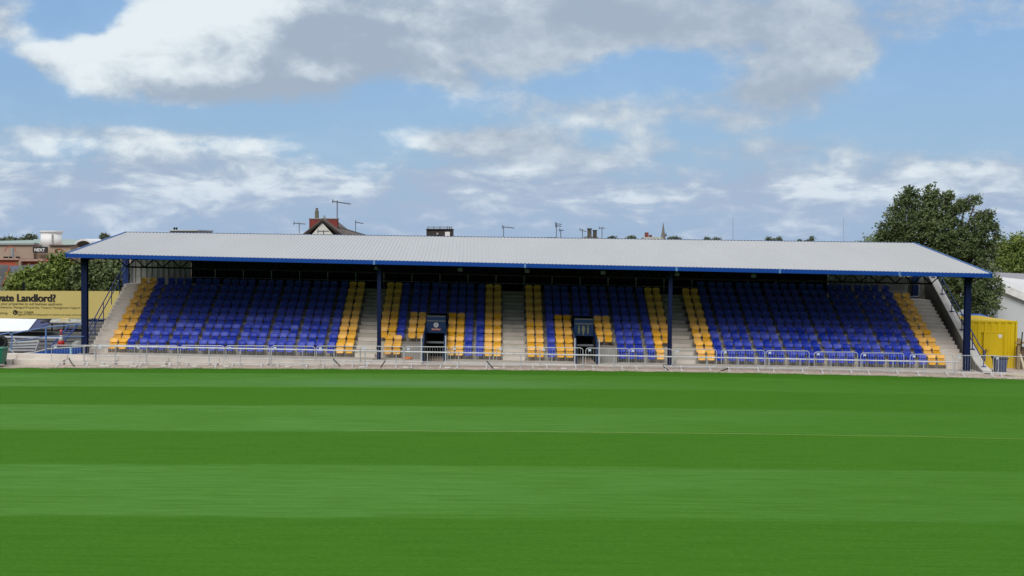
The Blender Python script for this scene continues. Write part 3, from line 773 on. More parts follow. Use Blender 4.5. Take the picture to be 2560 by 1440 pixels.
# traffic cone
tcn = thing('traffic_cone', 'red and white traffic cone standing left of the stand', 'cone', at(153, 864, 70.35))
mb = MB(); mb.bbox(-.27, .27, -.2, .2, 0, .05, .01); local(mb, 'base', mat('cone_red', (.50, .02, .02), .5), tcn)
mb = MB(); mb.lathe([(.19, .05), (.135, .26)], (0, 0, 0)); mb.lathe([(.06, .54), (.03, .66), (.02, .72)], (0, 0, 0)); local(mb, 'cone_body', MATS['cone_red'], tcn, True)
mb = MB(); mb.lathe([(.135, .26), (.06, .54)], (0, 0, 0)); local(mb, 'reflective_band', mat('cone_white', (.66, .66, .62), .5), tcn, True)
mb = MB(); mb.lathe([(.02, .0), (.075, .04), (.08, .10), (.03, .14)], (0, 0, .68)); local(mb, 'top_cap', mat('cone_top', (.60, .14, .16), .4), tcn, True)
# grey sack, table with yellow tub, black tyre, green bin
def blobmesh(name, m, c, rx, ry, rz, seed=1, n=14):
    rnd = random.Random(seed); mb = MB(); vs = []; fs = []
    for j in range(9):
        f = math.pi * j / 8 - math.pi / 2
        for i in range(n):
            t = 2 * math.pi * i / n; k = 1 + rnd.uniform(-.12, .12)
            vs.append((rx * k * math.cos(f) * math.cos(t), ry * k * math.cos(f) * math.sin(t), max(-rz * .6, rz * k * math.sin(f))))
    for j in range(8):
        for i in range(n): fs.append((j * n + i, j * n + (i + 1) % n, (j + 1) * n + (i + 1) % n, (j + 1) * n + i))
    mb.add(vs, fs); o = mb.build(name, m, smooth=True); o.location = c; return o
o = blobmesh('sack', mat('sack_grey', (.33, .34, .32), .8, (.22, .22, .21), 4, .6), at(195, 862, 70.35), .33, .3, .22, 3); tag(o, 'pale grey sack slumped between the cone and the end column', 'sack')
o = blobmesh('bundle', BLACKP, at(113, 806, 75.5), .26, .2, .13, 5); tag(o, 'dark bundle lying below the billboard', 'bundle')
tb = thing('work_table', 'pale work table with planks behind the ladder below the billboard', 'table', at(168, 812, 76.2))
mb = MB(); mb.prism([at(122, 807, 76), at(205, 808, 76), at(208, 800, 77), at(132, 799, 77)], (0, 0, .05)); mb.build('table_top', mat('table_pale', (.50, .50, .47), .7, (.25, .25, .24), 3, .4), tb)
for px in (130, 160, 190): mb = MB(); q = at(px, 808, 76.3); mb.box(q.x - .03, q.x + .03, q.y - .03, q.y + .03, q.z - .45, q.z + .0); mb.build('leg', DSTEEL, tb)
o = quadbox(at(163, 807, 76.3), .42, .3, .26, mat('tub_yellow', (.62, .45, .18), .6, (.6, .6, .5), 3, .4), 'tub', .2); tag(o, 'small cream and yellow tub standing on the work table', 'tub')
wh = thing('tyre', 'black tyre leaning at the left beside the green bin', 'tyre', at(2, 856, 70.2))
mb = MB()
for k in range(24):
    t, u = 2 * math.pi * k / 24, 2 * math.pi * (k + 1) / 24
    mb.tube((.27 * math.cos(t), 0, .27 * math.sin(t)), (.27 * math.cos(u), 0, .27 * math.sin(u)), .10, 10)
local(mb, 'tread', BLACKP, wh, True); mb = MB(); mb.tube((0, -.04, 0), (0, .04, 0), .19, 20); local(mb, 'rim', DSTEEL, wh)
gb = thing('green_bin', 'green plastic bin cut by the left edge at the pitch side', 'bin', at(-6, 913, 67.25))
GBM = mat('bin_green', (.012, .17, .11), .45, (.01, .12, .08), 2)
mb = MB(); w = .38
mb.add([(-w * .8, -.3, .08), (w * .8, -.3, .08), (w * .8, .3, .08), (-w * .8, .3, .08), (-w, -.38, .82), (w, -.38, .82), (w, .38, .82), (-w, .38, .82)], [(0, 3, 2, 1), (0, 1, 5, 4), (1, 2, 6, 5), (2, 3, 7, 6), (3, 0, 4, 7), (4, 5, 6, 7)])
local(mb, 'body', GBM, gb); mb = MB(); mb.bbox(-w - .03, w + .03, -.41, .41, .80, .88, .02); local(mb, 'lid', GBM, gb)
for s_ in (-1, 1): mb = MB(); mb.tube((s_ * .26, .28, .08), (s_ * .33, .28, .08), .08, 12); local(mb, 'wheel', BLACKP, gb)
mb = MB(); mb.prism([(.08, -.375, .55), (.16, -.375, .48), (.24, -.375, .58), (.16, -.375, .50)], (0, -.01, 0)); local(mb, 'mark', mat('mark_white', (.5, .7, .65), .5), gb)

# billboard
YBB = 80.0
bb = thing('billboard', 'long yellow advertising board reading Private Landlord left of the stand', 'billboard', (at(80, 800, YBB).x, YBB, 1))
YEL = mat('board_yellow', (.58, .475, .15), .6, (.53, .43, .15), .5, .5)
q0, q1, q2, q3 = at(-330, 797, YBB), at(298, 796, YBB), at(298, 728, YBB), at(-330, 726, YBB)
mb = MB(); mb.prism([q0, q1, q2, q3], (0, .06, 0)); bd = mb.build('board', YEL, bb)
TXM = mat('print_black', (.012, .012, .014), .5); TX2 = mat('print_soft', (.16, .13, .05), .6)
def tx(s_, px, py, h, m, bold, sx=1.0, al='RIGHT', nm='lettering'):
    p = at(px, py, YBB); return text(s_, nm, h, m, bd, (p.x, YBB - .012, p.z), .003, bold, al, sx)
def sz(pxh): return pxh / (F / YBB)
hl = tx('Private Landlord?', 139.5, 754, sz(26), TXM, .011, .95)
import bmesh
bm = bmesh.new()
for k, dxx in enumerate((-.018, -.006, .006, .018)):      # heavy weight: strokes thickened sideways
    m2 = hl.data.copy(); m2.transform(Matrix.Translation((dxx, -.0012 * k, 0))); bm.from_mesh(m2)
bm.to_mesh(hl.data); bm.free()
tx('we find your properties to suit business applicants', 156, 763, sz(8.5), TX2, .002, 1.05)
tx('Maintenance, Managed Properties, Tenancy Management Support', 201, 772, sz(8), TX2, .0, 1.0)
tx('01704 538888', 84, 784, sz(8.5), TX2, .0, 1.0)
tx('residential lettings', 20, 785, sz(8), TX2, .0, 1.0)
tx('registered office and letting agents for landlords and tenants of the town', 206, 789, sz(5.5), TX2, 0, 1.0)
pc = at(38, 781, YBB); mb = MB(); rr_ = sz(6)
mb.prism([(pc.x + rr_ * math.cos(t), YBB - .01, pc.z + rr_ * math.sin(t)) for t in [2 * math.pi * i / 20 for i in range(20)]], (0, -.005, 0)); ic = mb.build('phone_icon', TXM, bd)
mb = MB(); mb.path([(pc.x - .06, YBB - .02, pc.z + .06), (pc.x - .05, YBB - .02, pc.z - .0), (pc.x, YBB - .02, pc.z - .055), (pc.x + .06, YBB - .02, pc.z - .06)], .018, 5); mb.build('handset', YEL, ic)
mb = MB(); mb.box(q0.x, q1.x, YBB + .08, YBB + .16, -.5, q0.z + .05)
mb.build('lower_frame', NAVY, bb)
for px in (-120, 60, 235): q = at(px, 728, YBB + .2); mb = MB(); mb.box(q.x - .06, q.x + .06, YBB + .07, YBB + .2, -.6, q.z + (.55 if px != 235 else .1)); mb.build('post', DSTEEL, bb)

# ================================================================== right side of the ground
YC = 73.0
c0, c1 = at(2424, 929, YC), at(2541, 931, YC); ct = at(2541, 802, YC).z; zb0 = c0.z
YM = mat('container_yellow', (.62, .44, .006), .45, (.57, .40, .006), .8, .6, stretch=(2.2, 1, .35), wear=((.50, .27, .03), 1.5, .60))
cn = thing('container', 'yellow corrugated steel container with a door right of the stand', 'container', (c0.x, YC, zb0))
W_, H_ = c1.x - c0.x, ct - zb0
mb = MB(); x = .1; vs = []
dx0, dx1, dz1 = (at(2459, 930, YC).x - c0.x, at(2504, 930, YC).x - c0.x, at(2459, 832, YC).z - zb0)
prof = []
xx = .10
while xx < W_ - .1:
    prof += [(xx, .0), (xx + .13, .0), (xx + .17, .045), (xx + .28, .045), (xx + .32, 0)]; xx += .36
prof = [p for p in prof if p[0] < W_ - .08]
for i in range(len(prof) - 1):
    (xa, ya), (xb, yb) = prof[i], prof[i + 1]
    lo = dz1 + .0 if xa > dx0 - .25 and xb < dx1 + .12 else .1
    mb.add([(xa, ya, lo), (xb, yb, lo), (xb, yb, H_ - .1), (xa, ya, H_ - .1)], [(0, 1, 2, 3)])
mb.box(0, .10, -.02, .1, 0, H_ - .1); mb.box(W_ - .10, W_, -.02, .1, 0, H_ - .1); mb.box(0, W_, -.022, .1, H_ - .1, H_); mb.box(.1, W_ - .1, -.02, .1, 0, .1)
mb.box(.02, W_ - .02, .12, 5.9, .05, H_ - .03); local(mb, 'shell', YM, cn)
mb = MB(); mb.bbox(dx0, dx1, -.035, .03, .1, dz1, .008); dr = local(mb, 'door', YM, cn)
mb = MB(); mb.box(dx0 - .05, dx0, -.05, .03, .1, dz1 + .05); mb.box(dx1, dx1 + .05, -.05, .03, .1, dz1 + .05); mb.box(dx0, dx1, -.05, .03, dz1, dz1 + .05); local(mb, 'door_frame', YM, cn)
mb = MB(); mb.box(dx0 + .06, dx0 + .10, -.05, -.036, 1.0, 1.24); mb.tube((dx0 + .08, -.05, 1.15), (dx0 + .08, -.09, 1.15), .012); mb.tube((dx0 + .08, -.09, 1.15), (dx0 + .19, -.09, 1.15), .012)
o = local(mb, 'handle', DSTEEL, dr)
mb = MB(); nx_ = dx1 - .12; nz = dz1 - .17; mb.prism([(nx_ - .12, -.038, nz + .09), (nx_ + .1, -.038, nz + .09), (nx_ + .1, -.038, nz - .03), (nx_ + .04, -.038, nz - .11), (nx_ - .06, -.038, nz - .10), (nx_ - .12, -.038, nz)], (0, -.006, 0))
local(mb, 'notice', mat('notice_pale', (.72, .66, .58), .6), dr)
mb = MB(); mb.box(-.2, W_ + .2, -.3, 6.2, -.3, -.02); o = mb.build('slab', CONCP, cn); o.matrix_parent_inverse = Matrix.Identity(4)
# blue roof sheet behind it
mb = MB(); mb.prism([at(2396, 795, 80.5), at(2478, 797, 80.5), at(2452, 788, 82.5), at(2400, 788, 82.5)], (0, 0, .08)); o = mb.build('blue_cover', mat('cover_blue', (.05, .13, .45), .5))
tag(o, 'blue flat cover seen just above the yellow container', 'cover')
# wheelie bin
wb = thing('wheelie_bin', 'dark blue grey wheelie bin standing before the yellow container', 'bin', at(2499, 935, 70.2))
BNM = mat('bin_slate', (.055, .075, .16), .5, (.10, .12, .20), 6, .5); w = .29
mb = MB(); mb.add([(-w * .82, -.26, .1), (w * .82, -.26, .1), (w * .82, .24, .1), (-w * .82, .24, .1), (-w, -.33, .80), (w, -.33, .80), (w, .33, .80), (-w, .33, .80)], [(0, 3, 2, 1), (0, 1, 5, 4), (1, 2, 6, 5), (2, 3, 7, 6), (3, 0, 4, 7), (4, 5, 6, 7)])
for k in range(4): mb.box(-w * .75 + k * .13, -w * .75 + k * .13 + .03, -.335, -.30, .2, .7)
local(mb, 'body', BNM, wb); mb = MB(); mb.prism([(-w - .04, -.37, .80), (-w - .04, .37, .80), (-w - .04, .37, .90), (-w - .04, -.1, .90), (-w - .04, -.37, .84)], (2 * w + .08, 0, 0)); local(mb, 'lid', mat('bin_lid', (.02, .025, .05), .5), wb)
for s_ in (-1, 1): mb = MB(); mb.tube((s_ * .2, .22, .1), (s_ * .28, .22, .1), .1, 14); local(mb, 'wheel', BLACKP, wb)
# timber frame of a fence at the right edge
tf = thing('timber_fence', 'half built timber fence with a leaning plank at the right edge', 'fence', at(2548, 930, 72))
TIM = mat('timber', (.34, .26, .13), .8, (.26, .19, .10), 4, .6, stretch=(1, 1, 4)); TIP = mat('timber_pale', (.55, .48, .34), .8)
q = at(2546, 930, 72.2); q2 = at(2546, 846, 72.2)
mb = MB(); mb.box(q.x - .06, q.x + .10, 72.2, 72.34, -.5, q2.z); mb.build('post', TIM, tf)
mb = MB(); q = at(2540, 857, 72.1); mb.box(q.x, q.x + 3, 72.1, 72.19, q.z - .05, q.z + .06); mb.build('rail', TIM, tf)
mb = MB(); mb.prism([at(2549, 886, 71.9), at(2553, 885, 71.9), at(2566, 925, 71.6), at(2560, 928, 71.6)], (0, .05, 0)); mb.build('leaning_plank', TIP, tf)
mb = MB(); mb.prism([at(2540, 866, 72.5), at(2575, 868, 72.5), at(2575, 925, 72.5), at(2540, 925, 72.5)], (0, .05, 0)); mb.build('board', mat('brown_board', (.16, .11, .07), .8, (.10, .08, .06), 3), tf)
mb = MB(); q = at(2556, 830, 72.0); mb.tube((q.x - .06, 72.0, q.z - 1.0), (q.x, 72.0, q.z), .03, 6); mb.build('steel_pin', DSTEEL, tf)
mb = MB(); mb.prism([at(2518, 935, 68.6), at(2580, 941, 68.6), at(2580, 945, 68.0), at(2512, 938, 68.0)], (0, 0, .05)); o = mb.build('plank', TIP); tag(o, 'pale plank lying on the ground by the wheelie bin', 'plank')

# ================================================================== white building on the right
WHB = mat('render_white', (.55, .58, .60), .7, (.51, .54, .56), .4); WTR = mat('trim_white', (.78, .78, .77), .5)
wbld = thing('white_building', 'white gabled building with grey solar roof behind the container', 'building', at(2530, 900, 92))
Yw = 90.0
p0 = at(2470, 700, Yw); p1 = at(2640, 770, Yw)
mb = MB(); gpts = [at(2496, 722, Yw), at(2700, 808, Yw), Vector((at(2700, 808, Yw).x, Yw, -.6)), Vector((at(2496, 722, Yw).x, Yw, -.6))]
mb.prism(gpts, (0, 5, 0)); mb.build('wall', WHB, wbld)
mb = MB(); mb.prism([at(2490, 705, Yw - .4), at(2700, 795, Yw - .4), at(2700, 810, Yw - .4), at(2490, 722, Yw - .4)], (0, .36, 0)); mb.build('barge_board', WTR, wbld)
mb = MB(); a4 = [at(2490, 705, Yw - .4), at(2700, 795, Yw - .4)]; bk4 = [at(2497, 694, 103), at(2700, 716, 103)]
mb.prism([a4[0], a4[1], bk4[1], bk4[0]], (0, 0, .06)); mb.build('roof', mat('roof_white', (.66, .66, .65), .6), wbld)
sb = thing('hall', 'long low hall with grey panelled roof behind the white building', 'building', at(2530, 800, 108))
g4 = [at(2484, 729, 104), at(2720, 748, 104), at(2720, 690, 112), at(2460, 680, 112)]
mb = MB(); mb.prism(g4, (0, 0, -.1)); mb.build('roof', mat('roof_slate', (.27, .27, .30), .5, (.22, .22, .25), .5), sb)
mb = MB(); mb.prism([at(2522, 716, 104.5), at(2700, 726, 104.5), at(2700, 708, 107.5), at(2500, 700, 107.5)], (0, 0, .10)); mb.build('solar_panels', mat('solar', (.10, .12, .19), .3, (.08, .10, .16), 1), sb)
for f_ in (.35, .62): mb = MB(); a = g4[0].lerp(g4[3], f_); b_ = g4[1].lerp(g4[2], f_); mb.prism([a, b_, b_ + Vector((0, .1, .03)), a + Vector((0, .1, .03))], (0, 0, .06)); mb.build('roof_batten', mat('dark_line', (.05, .05, .06), .6), sb)
mb = MB(); mb.box(g4[0].x, g4[1].x, 104.3, 112, -.7, g4[0].z - .15); mb.build('wall', WHB, sb)

# ================================================================== town behind, left
BR = mat('brick_beige', (.42, .31, .24), .9, (.36, .265, .205), .25, .6, wear=((.38, .27, .20), .3, .55)); RB2 = mat('brick_red', (.42, .10, .06), .9, (.36, .085, .05), .4, .6)
GRF = mat('green_roof', (.27, .35, .31), .6, (.23, .31, .28), .08, .6); GRY = mat('grey_coping', (.30, .30, .30), .7)
Ym = 250.0
ml = thing('retail_building', 'large beige brick retail building with green roof and black sign', 'building', at(100, 690, Ym))
def slab(mb, x0, y0, x1, y1, Y, d):
    a, b_, c, e = at(x0, y1, Y), at(x1, y1, Y), at(x1, y0, Y), at(x0, y0, Y); mb.prism([a, b_, c, e], (0, d, 0))
mb = MB(); slab(mb, -160, 612, 84, 760, Ym, 40); slab(mb, 84, 620, 122, 760, Ym + 1, 38); slab(mb, 122, 614, 176, 760, Ym - 1.5, 40); slab(mb, 176, 618, 520, 760, Ym + 2, 38); mb.build('wall', BR, ml)
mb = MB(); slab(mb, -160, 608, 85, 612.4, Ym - .4, 3); mb.build('coping', GRY, ml)
mb = MB(); slab(mb, 122, 611.6, 177, 614, Ym - 2, 3); mb.build('coping', mat('coping_dark', (.16, .12, .11), .8), ml)
mb = MB(); mb.prism([at(-160, 609, Ym + 1), at(86, 609, Ym + 1), at(86, 600, Ym + 14), at(-160, 606, Ym + 14)], (0, 0, -.2))
mb.prism([at(84, 618, Ym + 3), at(300, 619, Ym + 3), at(300, 607, Ym + 22), at(180, 598, Ym + 22), at(84, 598, Ym + 22), ], (0, 0, -.2)); mb.build('roof', GRF, ml)
mb = MB(); n = 20; pts = []
for k in range(9): t = R(180 - k * 20); pts.append(at(208 + 20 * math.cos(t), 611 - 14 * math.sin(t), Ym + 2))
for i in range(8): a, b_ = pts[i], pts[i + 1]; mb.prism([a, b_, b_ + Vector((0, 0, -.35)), a + Vector((0, 0, -.35))], (0, 9, 0))
mb.build('arched_canopy', WTR, ml)
mb = MB(); mb.prism([p + Vector((0, 1.5, -.36)) for p in pts[1:-1]] + [at(226, 612, Ym + 3.5), at(190, 612, Ym + 3.5)], (0, .3, 0)); mb.build('arch_infill', mat('infill', (.20, .20, .18), .7), ml)
dc = at(124, 616, Ym + 4); px1 = F / Ym; rad = 26 / px1
zt_, zb_ = at(124, 583, Ym + 4).z, at(124, 619, Ym + 4).z
mb = MB(); mb.lathe([(rad, zb_), (rad, zt_)], (dc.x, Ym + 5, 0), 40); dr_ = mb.build('drum', mat('drum_white', (.80, .80, .80), .5, (.76, .76, .76), .1), ml, smooth=True)
mb = MB(); mb.lathe([(rad * .98, zt_ - .02), (rad * 1.13, zt_ + .18), (rad * 1.15, zt_ + .42), (rad * .8, zt_ + .46)], (dc.x, Ym + 5, 0), 40); mb.build('drum_rim', mat('rim_white', (.84, .84, .84), .5), dr_)
q = at(131, 600, Ym + 5 - rad * .97); mb = MB(); mb.box(q.x - .12, q.x + .12, Ym + 5 - rad * 1.0, Ym + 5 - rad * .93, zb_ + .05, zt_ - .2); mb.build('drum_seam', GRY, dr_)
mb = MB(); slab(mb, 82, 617, 117, 632, Ym - 1, .6); sg = mb.build('shop_sign', mat('sign_black', (.03, .028, .028), .5), ml)
q = at(99, 628.3, Ym - 1.05); text('NEXT', 'lettering', 10.5 / px1 * 1.0, mat('letter_white', (.75, .75, .75), .5), sg, (q.x, Ym - 1.05, q.z), .02, .03, 'CENTER', .95)
for cx, cy, r_ in ((148, 633, 11), (26, 630, 14)):
    mb = MB(); o_ = []
    for k in range(13): t = R(180 - k * 15); o_.append(at(cx + r_ * math.cos(t), cy - r_ * math.sin(t), Ym - 1.6))
    mb.path(o_, .07, 5); mb.build('brick_arch', RB2, ml)
# lower red brick building
lr = thing('red_brick_building', 'red brick building with pale parapet in front of the retail building', 'building', at(50, 690, 200))
mb = MB(); slab(mb, -60, 650, 46, 740, 200, 14); slab(mb, 52, 653, 106, 740, 200.6, 14); mb.build('wall', RB2, lr)
PK = mat('parapet_pink', (.42, .27, .22), .9)
mb = MB(); slab(mb, -60, 645.5, 47, 650, 199.6, 1); mb.build('parapet', PK, lr)
mb = MB(); slab(mb, 47.5, 648, 107, 653, 199.8, 1); mb.build('parapet', PK, lr)
mb = MB(); slab(mb, 46.3, 652, 51.7, 740, 199.4, 2); mb.build('pilaster', PK, lr)
q = at(31, 640, 201.5); mb = MB(); mb.tube((q.x, 201.5, at(31, 647, 201.5).z), (q.x, 201.5, at(31, 620, 201.5).z), .25, 10); mb.build('flue', mat('flue_grey', (.33, .36, .36), .5, metal=.2), lr)
for px, wx in ((12, 7), (24, 4), (42, 6), (56, 5), (63, 6), (75, 6), (86, 9)):
    mb = MB(); slab(mb, px - wx / 2, 641.5 if px < 50 else 647, px + wx / 2, 645.4 if px < 50 else 649.2, 200.6, .8); mb.build('roof_vent', DSTEEL, lr)
# near gabled house at the far left
nh = thing('gabled_house', 'house with dark slate roof and cream gable at the left edge', 'house', at(10, 730, 118))
mb = MB(); mb.prism([at(-2, 735, 118), at(24, 671, 118), at(60, 735, 118)], (0, 12, 0)); mb.build('gable_wall', mat('cream_wall', (.48, .43, .34), .9), nh)
mb = MB(); a, b_ = at(22, 668, 117.7), at(-4, 735, 117.7); mb.prism([a, b_, at(-110, 735, 122), at(-90, 664, 124)], (0, 0, .2)); mb.build('roof', mat('slate_dark', (.075, .075, .08), .7, (.11, .11, .11), 1), nh)
mb = MB(); a, b_ = at(24, 669, 117.8), at(60, 736, 117.8); mb.prism([a, b_, b_ + Vector((0, 12, 0)), a + Vector((0, 12, 0))], (0, 0, .15)); mb.build('roof', mat('slate_blue', (.20, .21, .26), .6), nh)

# ================================================================== skyline above the roof ridge
TILE = mat('roof_tile', (.085, .068, .06), .85, (.13, .105, .09), 3, .6); CHB = mat('chimney_brick', (.24, .045, .04), .9, (.18, .04, .035), 4); POT = mat('chimney_pot', (.16, .15, .11), .8, (.11, .10, .08), 5)
Yh = 108.0; k_ = F / Yh
gh = thing('gable_house', 'house with pale gable, dark tiles and red chimney behind the ridge', 'house', at(812, 640, Yh))
def P3(px, py, Y=Yh): return at(px, py, Y)
mb = MB(); mb.prism([P3(735, 640), P3(805, 556), P3(880, 640)], (0, 4.0, 0)); mb.build('gable_wall', mat('gable_pale', (.66, .65, .59), .8, (.60, .59, .54), 1), gh)
def rafter(pts, d, m, nm, th=.16):
    mb = MB(); a, b_ = pts
    mb.prism([a, b_, b_ + Vector((0, d, 0)), a + Vector((0, d, 0))], (0, 0, th)); return mb.build(nm, m, gh)
rafter((P3(735, 606, Yh - .1), P3(806, 549.5, Yh - .1)), 9, TILE, 'roof_slope', .13); rafter((P3(806, 549.5, Yh - .1), P3(870, 600, Yh - .1)), 9, TILE, 'roof_slope', .13)
DK = mat('barge_dark', (.03, .026, .024), .7)
rafter((P3(740, 609, Yh - .16), P3(806, 554, Yh - .16)), .12, DK, 'barge_board', .13); rafter((P3(806, 554, Yh - .16), P3(872, 609, Yh - .16)), .12, DK, 'barge_board', .13)
mb = MB(); mb.prism([P3(836, 568, Yh + 2), P3(918, 592, Yh + 6), P3(930, 615, Yh + 2), P3(860, 615, Yh)], (0, 0, .1)); mb.build('side_roof', TILE, gh)
mb = MB(); mb.path([P3(838, 566.5, Yh + 2), P3(917, 590, Yh + 6)], .09, 6); mb.build('hip_tiles', mat('ridge_tile', (.10, .09, .09), .8), gh)
mb = MB(); slab(mb, 773, 547.5, 843, 580, Yh + 1.5, .9); ch = mb.build('chimney', CHB, gh)
mb = MB(); slab(mb, 771.5, 545.5, 844.5, 547.8, Yh + 1.45, 1.0); mb.build('capping', GRY, ch)
for px, top, r_, bot in ((792, 520, 5, 547), (811, 538, 3, 547)):
    q = P3(px, bot, Yh + 1.9); h = at(px, top, Yh + 1.9).z - q.z; rr2 = r_ / k_
    mb = MB(); mb.lathe([(rr2 * 1.05, 0), (rr2, h * .72), (rr2 * .65, h * .8), (rr2 * .62, h), (rr2 * .4, h)], q, 14); mb.build('chimney_pot', POT if px == 792 else mat('pot_grey', (.28, .33, .34), .6), ch, smooth=False)
AER = mat('aerial_metal', (.16, .18, .21), .5, metal=.3)
def aerial(px, base, top, Y, b0, b1, lb, dy=0, second=None, r=.03, els=7):
    t = thing('tv_aerial', lb, 'aerial', at(px, base, Y), 0, 'television aerials above the stand roof')
    mb = MB(); mb.tube(at(px, base, Y), at(px, top, Y), r, 6); mb.build('mast', AER, t)
    for (x0, x1, yy_, d_) in [(b0, b1, top + 2, dy)] + ([second] if second else []):
        a, b_ = at(x0, yy_, Y), at(x1, yy_ + d_, Y); mb = MB(); mb.tube(a, b_, r * 1.1, 6); mb.build('boom', AER, t)
        mb = MB()
        for i in range(els):
            c = a.lerp(b_, i / (els - 1)); l = (.32 - .12 * i / els) if Y < 130 else .35
            mb.tube(c + Vector((-.02, -l, -.04)), c + Vector((.02, l, .04)), r * .5, 4, caps=False)
        mb.path([a + Vector((0, 0, .16)), a, a + Vector((0, 0, -.16))], r * .8, 4); mb.build('elements', AER, t)
aerial(843, 549, 501, Yh + 2, 832, 876, 'tall tv aerial on the red chimney', 7, r=.045, els=9)
aerial(748, 592, 556, 104, 735, 763, 'small tv aerial left of the pale gable', 2)
aerial(889, 592, 553, 109, 889, 908, 'tv aerial rising from the tiled roof right of the gable', 4)
aerial(809, 592, 576, 100, 795, 822, 'tv aerial standing in front of the pale gable', 0, r=.035)
aerial(1259, 600, 565, 120, 1256, 1286, 'lone tv aerial right of the dark flat-roofed block', 3, r=.035)
aerial(1391, 602, 557, 135, 1389, 1404, 'tall tv aerial with two booms, one above the other', 2, (1389, 1403, 564, 2), r=.04)
aerial(1402, 602, 573, 136, 1398, 1409, 'short tv aerial close beside the two-boom aerial', 1, r=.04)
aerial(1456, 602, 572, 140, 1450, 1466, 'tv aerial left of the pair of chimney pots', 5, r=.04)
aerial(1505, 602, 568, 140, 1498, 1512, 'tv aerial right of the pair of chimney pots', 0, r=.04)
# dark flat block
db = thing('rooftop_block', 'dark flat-roofed block with a white door above the ridge', 'building', at(1098, 610, 170))
mb = MB(); slab(mb, 1066, 573.5, 1130, 640, 170, 6); mb.build('wall', mat('brown_black', (.035, .030, .030), .8, (.05, .045, .04), .6), db)
mb = MB(); slab(mb, 1064.5, 571.8, 1131, 573.8, 169.8, 6.4); mb.build('coping', mat('dark_edge', (.05, .045, .05), .8), db)
mb = MB(); slab(mb, 1112.5, 579.5, 1124.5, 600, 169.7, .25); mb.build('door', WTR, db)
mb = MB(); a, b_ = at(1070, 567.5, 170), at(1129, 567.5, 170); mb.tube(a, b_, .05, 5)
for px in (1070, 1085, 1100, 1119, 1124, 1129): mb.tube(at(px, 572, 170), at(px, 566, 170), .05, 5)
mb.build('roof_rail', AER, db)
mb = MB(); slab(mb, 1091, 582, 1096, 586.5, 169.6, .3); mb.build('wall_lamp', mat('lamp_pale', (.4, .4, .38), .5), db)
# pale roof unit on the left
ru = thing('roof_unit', 'pale flat roof with two small vents above the left of the ridge', 'building', at(460, 620, 150))
mb = MB(); slab(mb, 424, 577, 493, 640, 150, 8); mb.build('wall', mat('unit_grey', (.36, .37, .38), .7), ru); mb = MB(); slab(mb, 423, 574.5, 494, 577.3, 149.7, 8.5); mb.build('fascia', mat('unit_pale', (.50, .53, .52), .6), ru)
for px in (436, 441.5): mb = MB(); q = at(px, 574.5, 151); mb.lathe([(.08, 0), (.08, .12), (.14, .14), (.12, .24), (.03, .27)], q, 10); mb.build('vent', DSTEEL, ru)
# pots over a grey hip roof
hp = thing('hip_roof_house', 'grey hipped roof with two stubby chimneys behind the ridge', 'house', at(1478, 620, 150))
mb = MB(); q = [at(1452, 604, 150), at(1508, 605, 150), at(1492, 591, 152), at(1465, 591, 152)]; mb.prism(q, (0, 3, 0)); mb.build('roof', mat('hip_grey', (.17, .16, .145), .8, (.12, .115, .11), 1), hp)
for px, top, w2 in ((1474, 571.5, 5), (1487.5, 575.5, 4.7)):
    mb = MB(); slab(mb, px - w2, top, px + w2, 600, 150.5, .45); c_ = mb.build('chimney', mat('stack_brown', (.12, .11, .09), .85, (.04, .04, .04), 2, .4), hp)
    mb = MB(); slab(mb, px - w2 - .8, top - .8, px + w2 + .8, top + 1.4, 150.45, .6); mb.build('chimney_cap', mat('cap_dark', (.04, .045, .05), .8), c_)
# flat things on the ridge line further right
sm = thing('flat_roof', 'short dark flat roof left of the two-boom aerial', 'building', at(1380, 620, 180))
mb = MB(); slab(mb, 1368, 593, 1392, 620, 180, 5); mb.build('wall', mat('low_roof', (.06, .07, .075), .8), sm)
wr = thing('white_house', 'white house with small red chimney left of the spire', 'house', at(1635, 630, 330))
mb = MB(); slab(mb, 1610, 593, 1632, 625, 330, 6); mb.build('wall', mat('far_white', (.55, .55, .50), .8), wr)
mb = MB(); mb.prism([at(1630, 603, 331), at(1660, 603, 331), at(1656, 594, 333), at(1634, 592, 333)], (0, 2, 0)); mb.build('roof', mat('far_roof', (.33, .32, .24), .8), wr)
mb = MB(); slab(mb, 1613, 581, 1621.5, 593.5, 331, 1.2); mb.build('chimney', mat('far_red', (.22, .06, .05), .9), wr)
mb = MB(); slab(mb, 1624, 587, 1630, 594, 331, 1.2); mb.build('chimney', mat('far_redbrown', (.15, .07, .06), .9), wr)
Ysp = 650.0
cs = thing('church_spire', 'slender grey stone church spire on the skyline', 'church', at(1658, 640, Ysp))
q = at(1657.5, 620, Ysp); tp = at(1657.5, 556, Ysp)
mb = MB(); mb.lathe([(11 / (F / Ysp) * .86, 0), (.05, (tp.z - q.z))], q, 8); sp_ = mb.build('spire', mat('spire_stone', (.20, .185, .165), .9, (.16, .15, .135), .3), cs)
mb = MB(); a = at(1665, 586, Ysp - 1); mb.prism([a + Vector((-.4, 0, -.9)), a + Vector((.5, 0, -.9)), a + Vector((.05, 0, .9))], (0, 1, 0)); mb.build('lucarne', mat('spire_dark', (.10, .11, .12), .9), sp_)
mb = MB(); q2 = at(1657.5, 640, Ysp); mb.box(q.x - 2, q.x + 2, Ysp - 2, Ysp + 2, -.7, q.z); mb.build('tower', MATS['spire_stone'], cs)
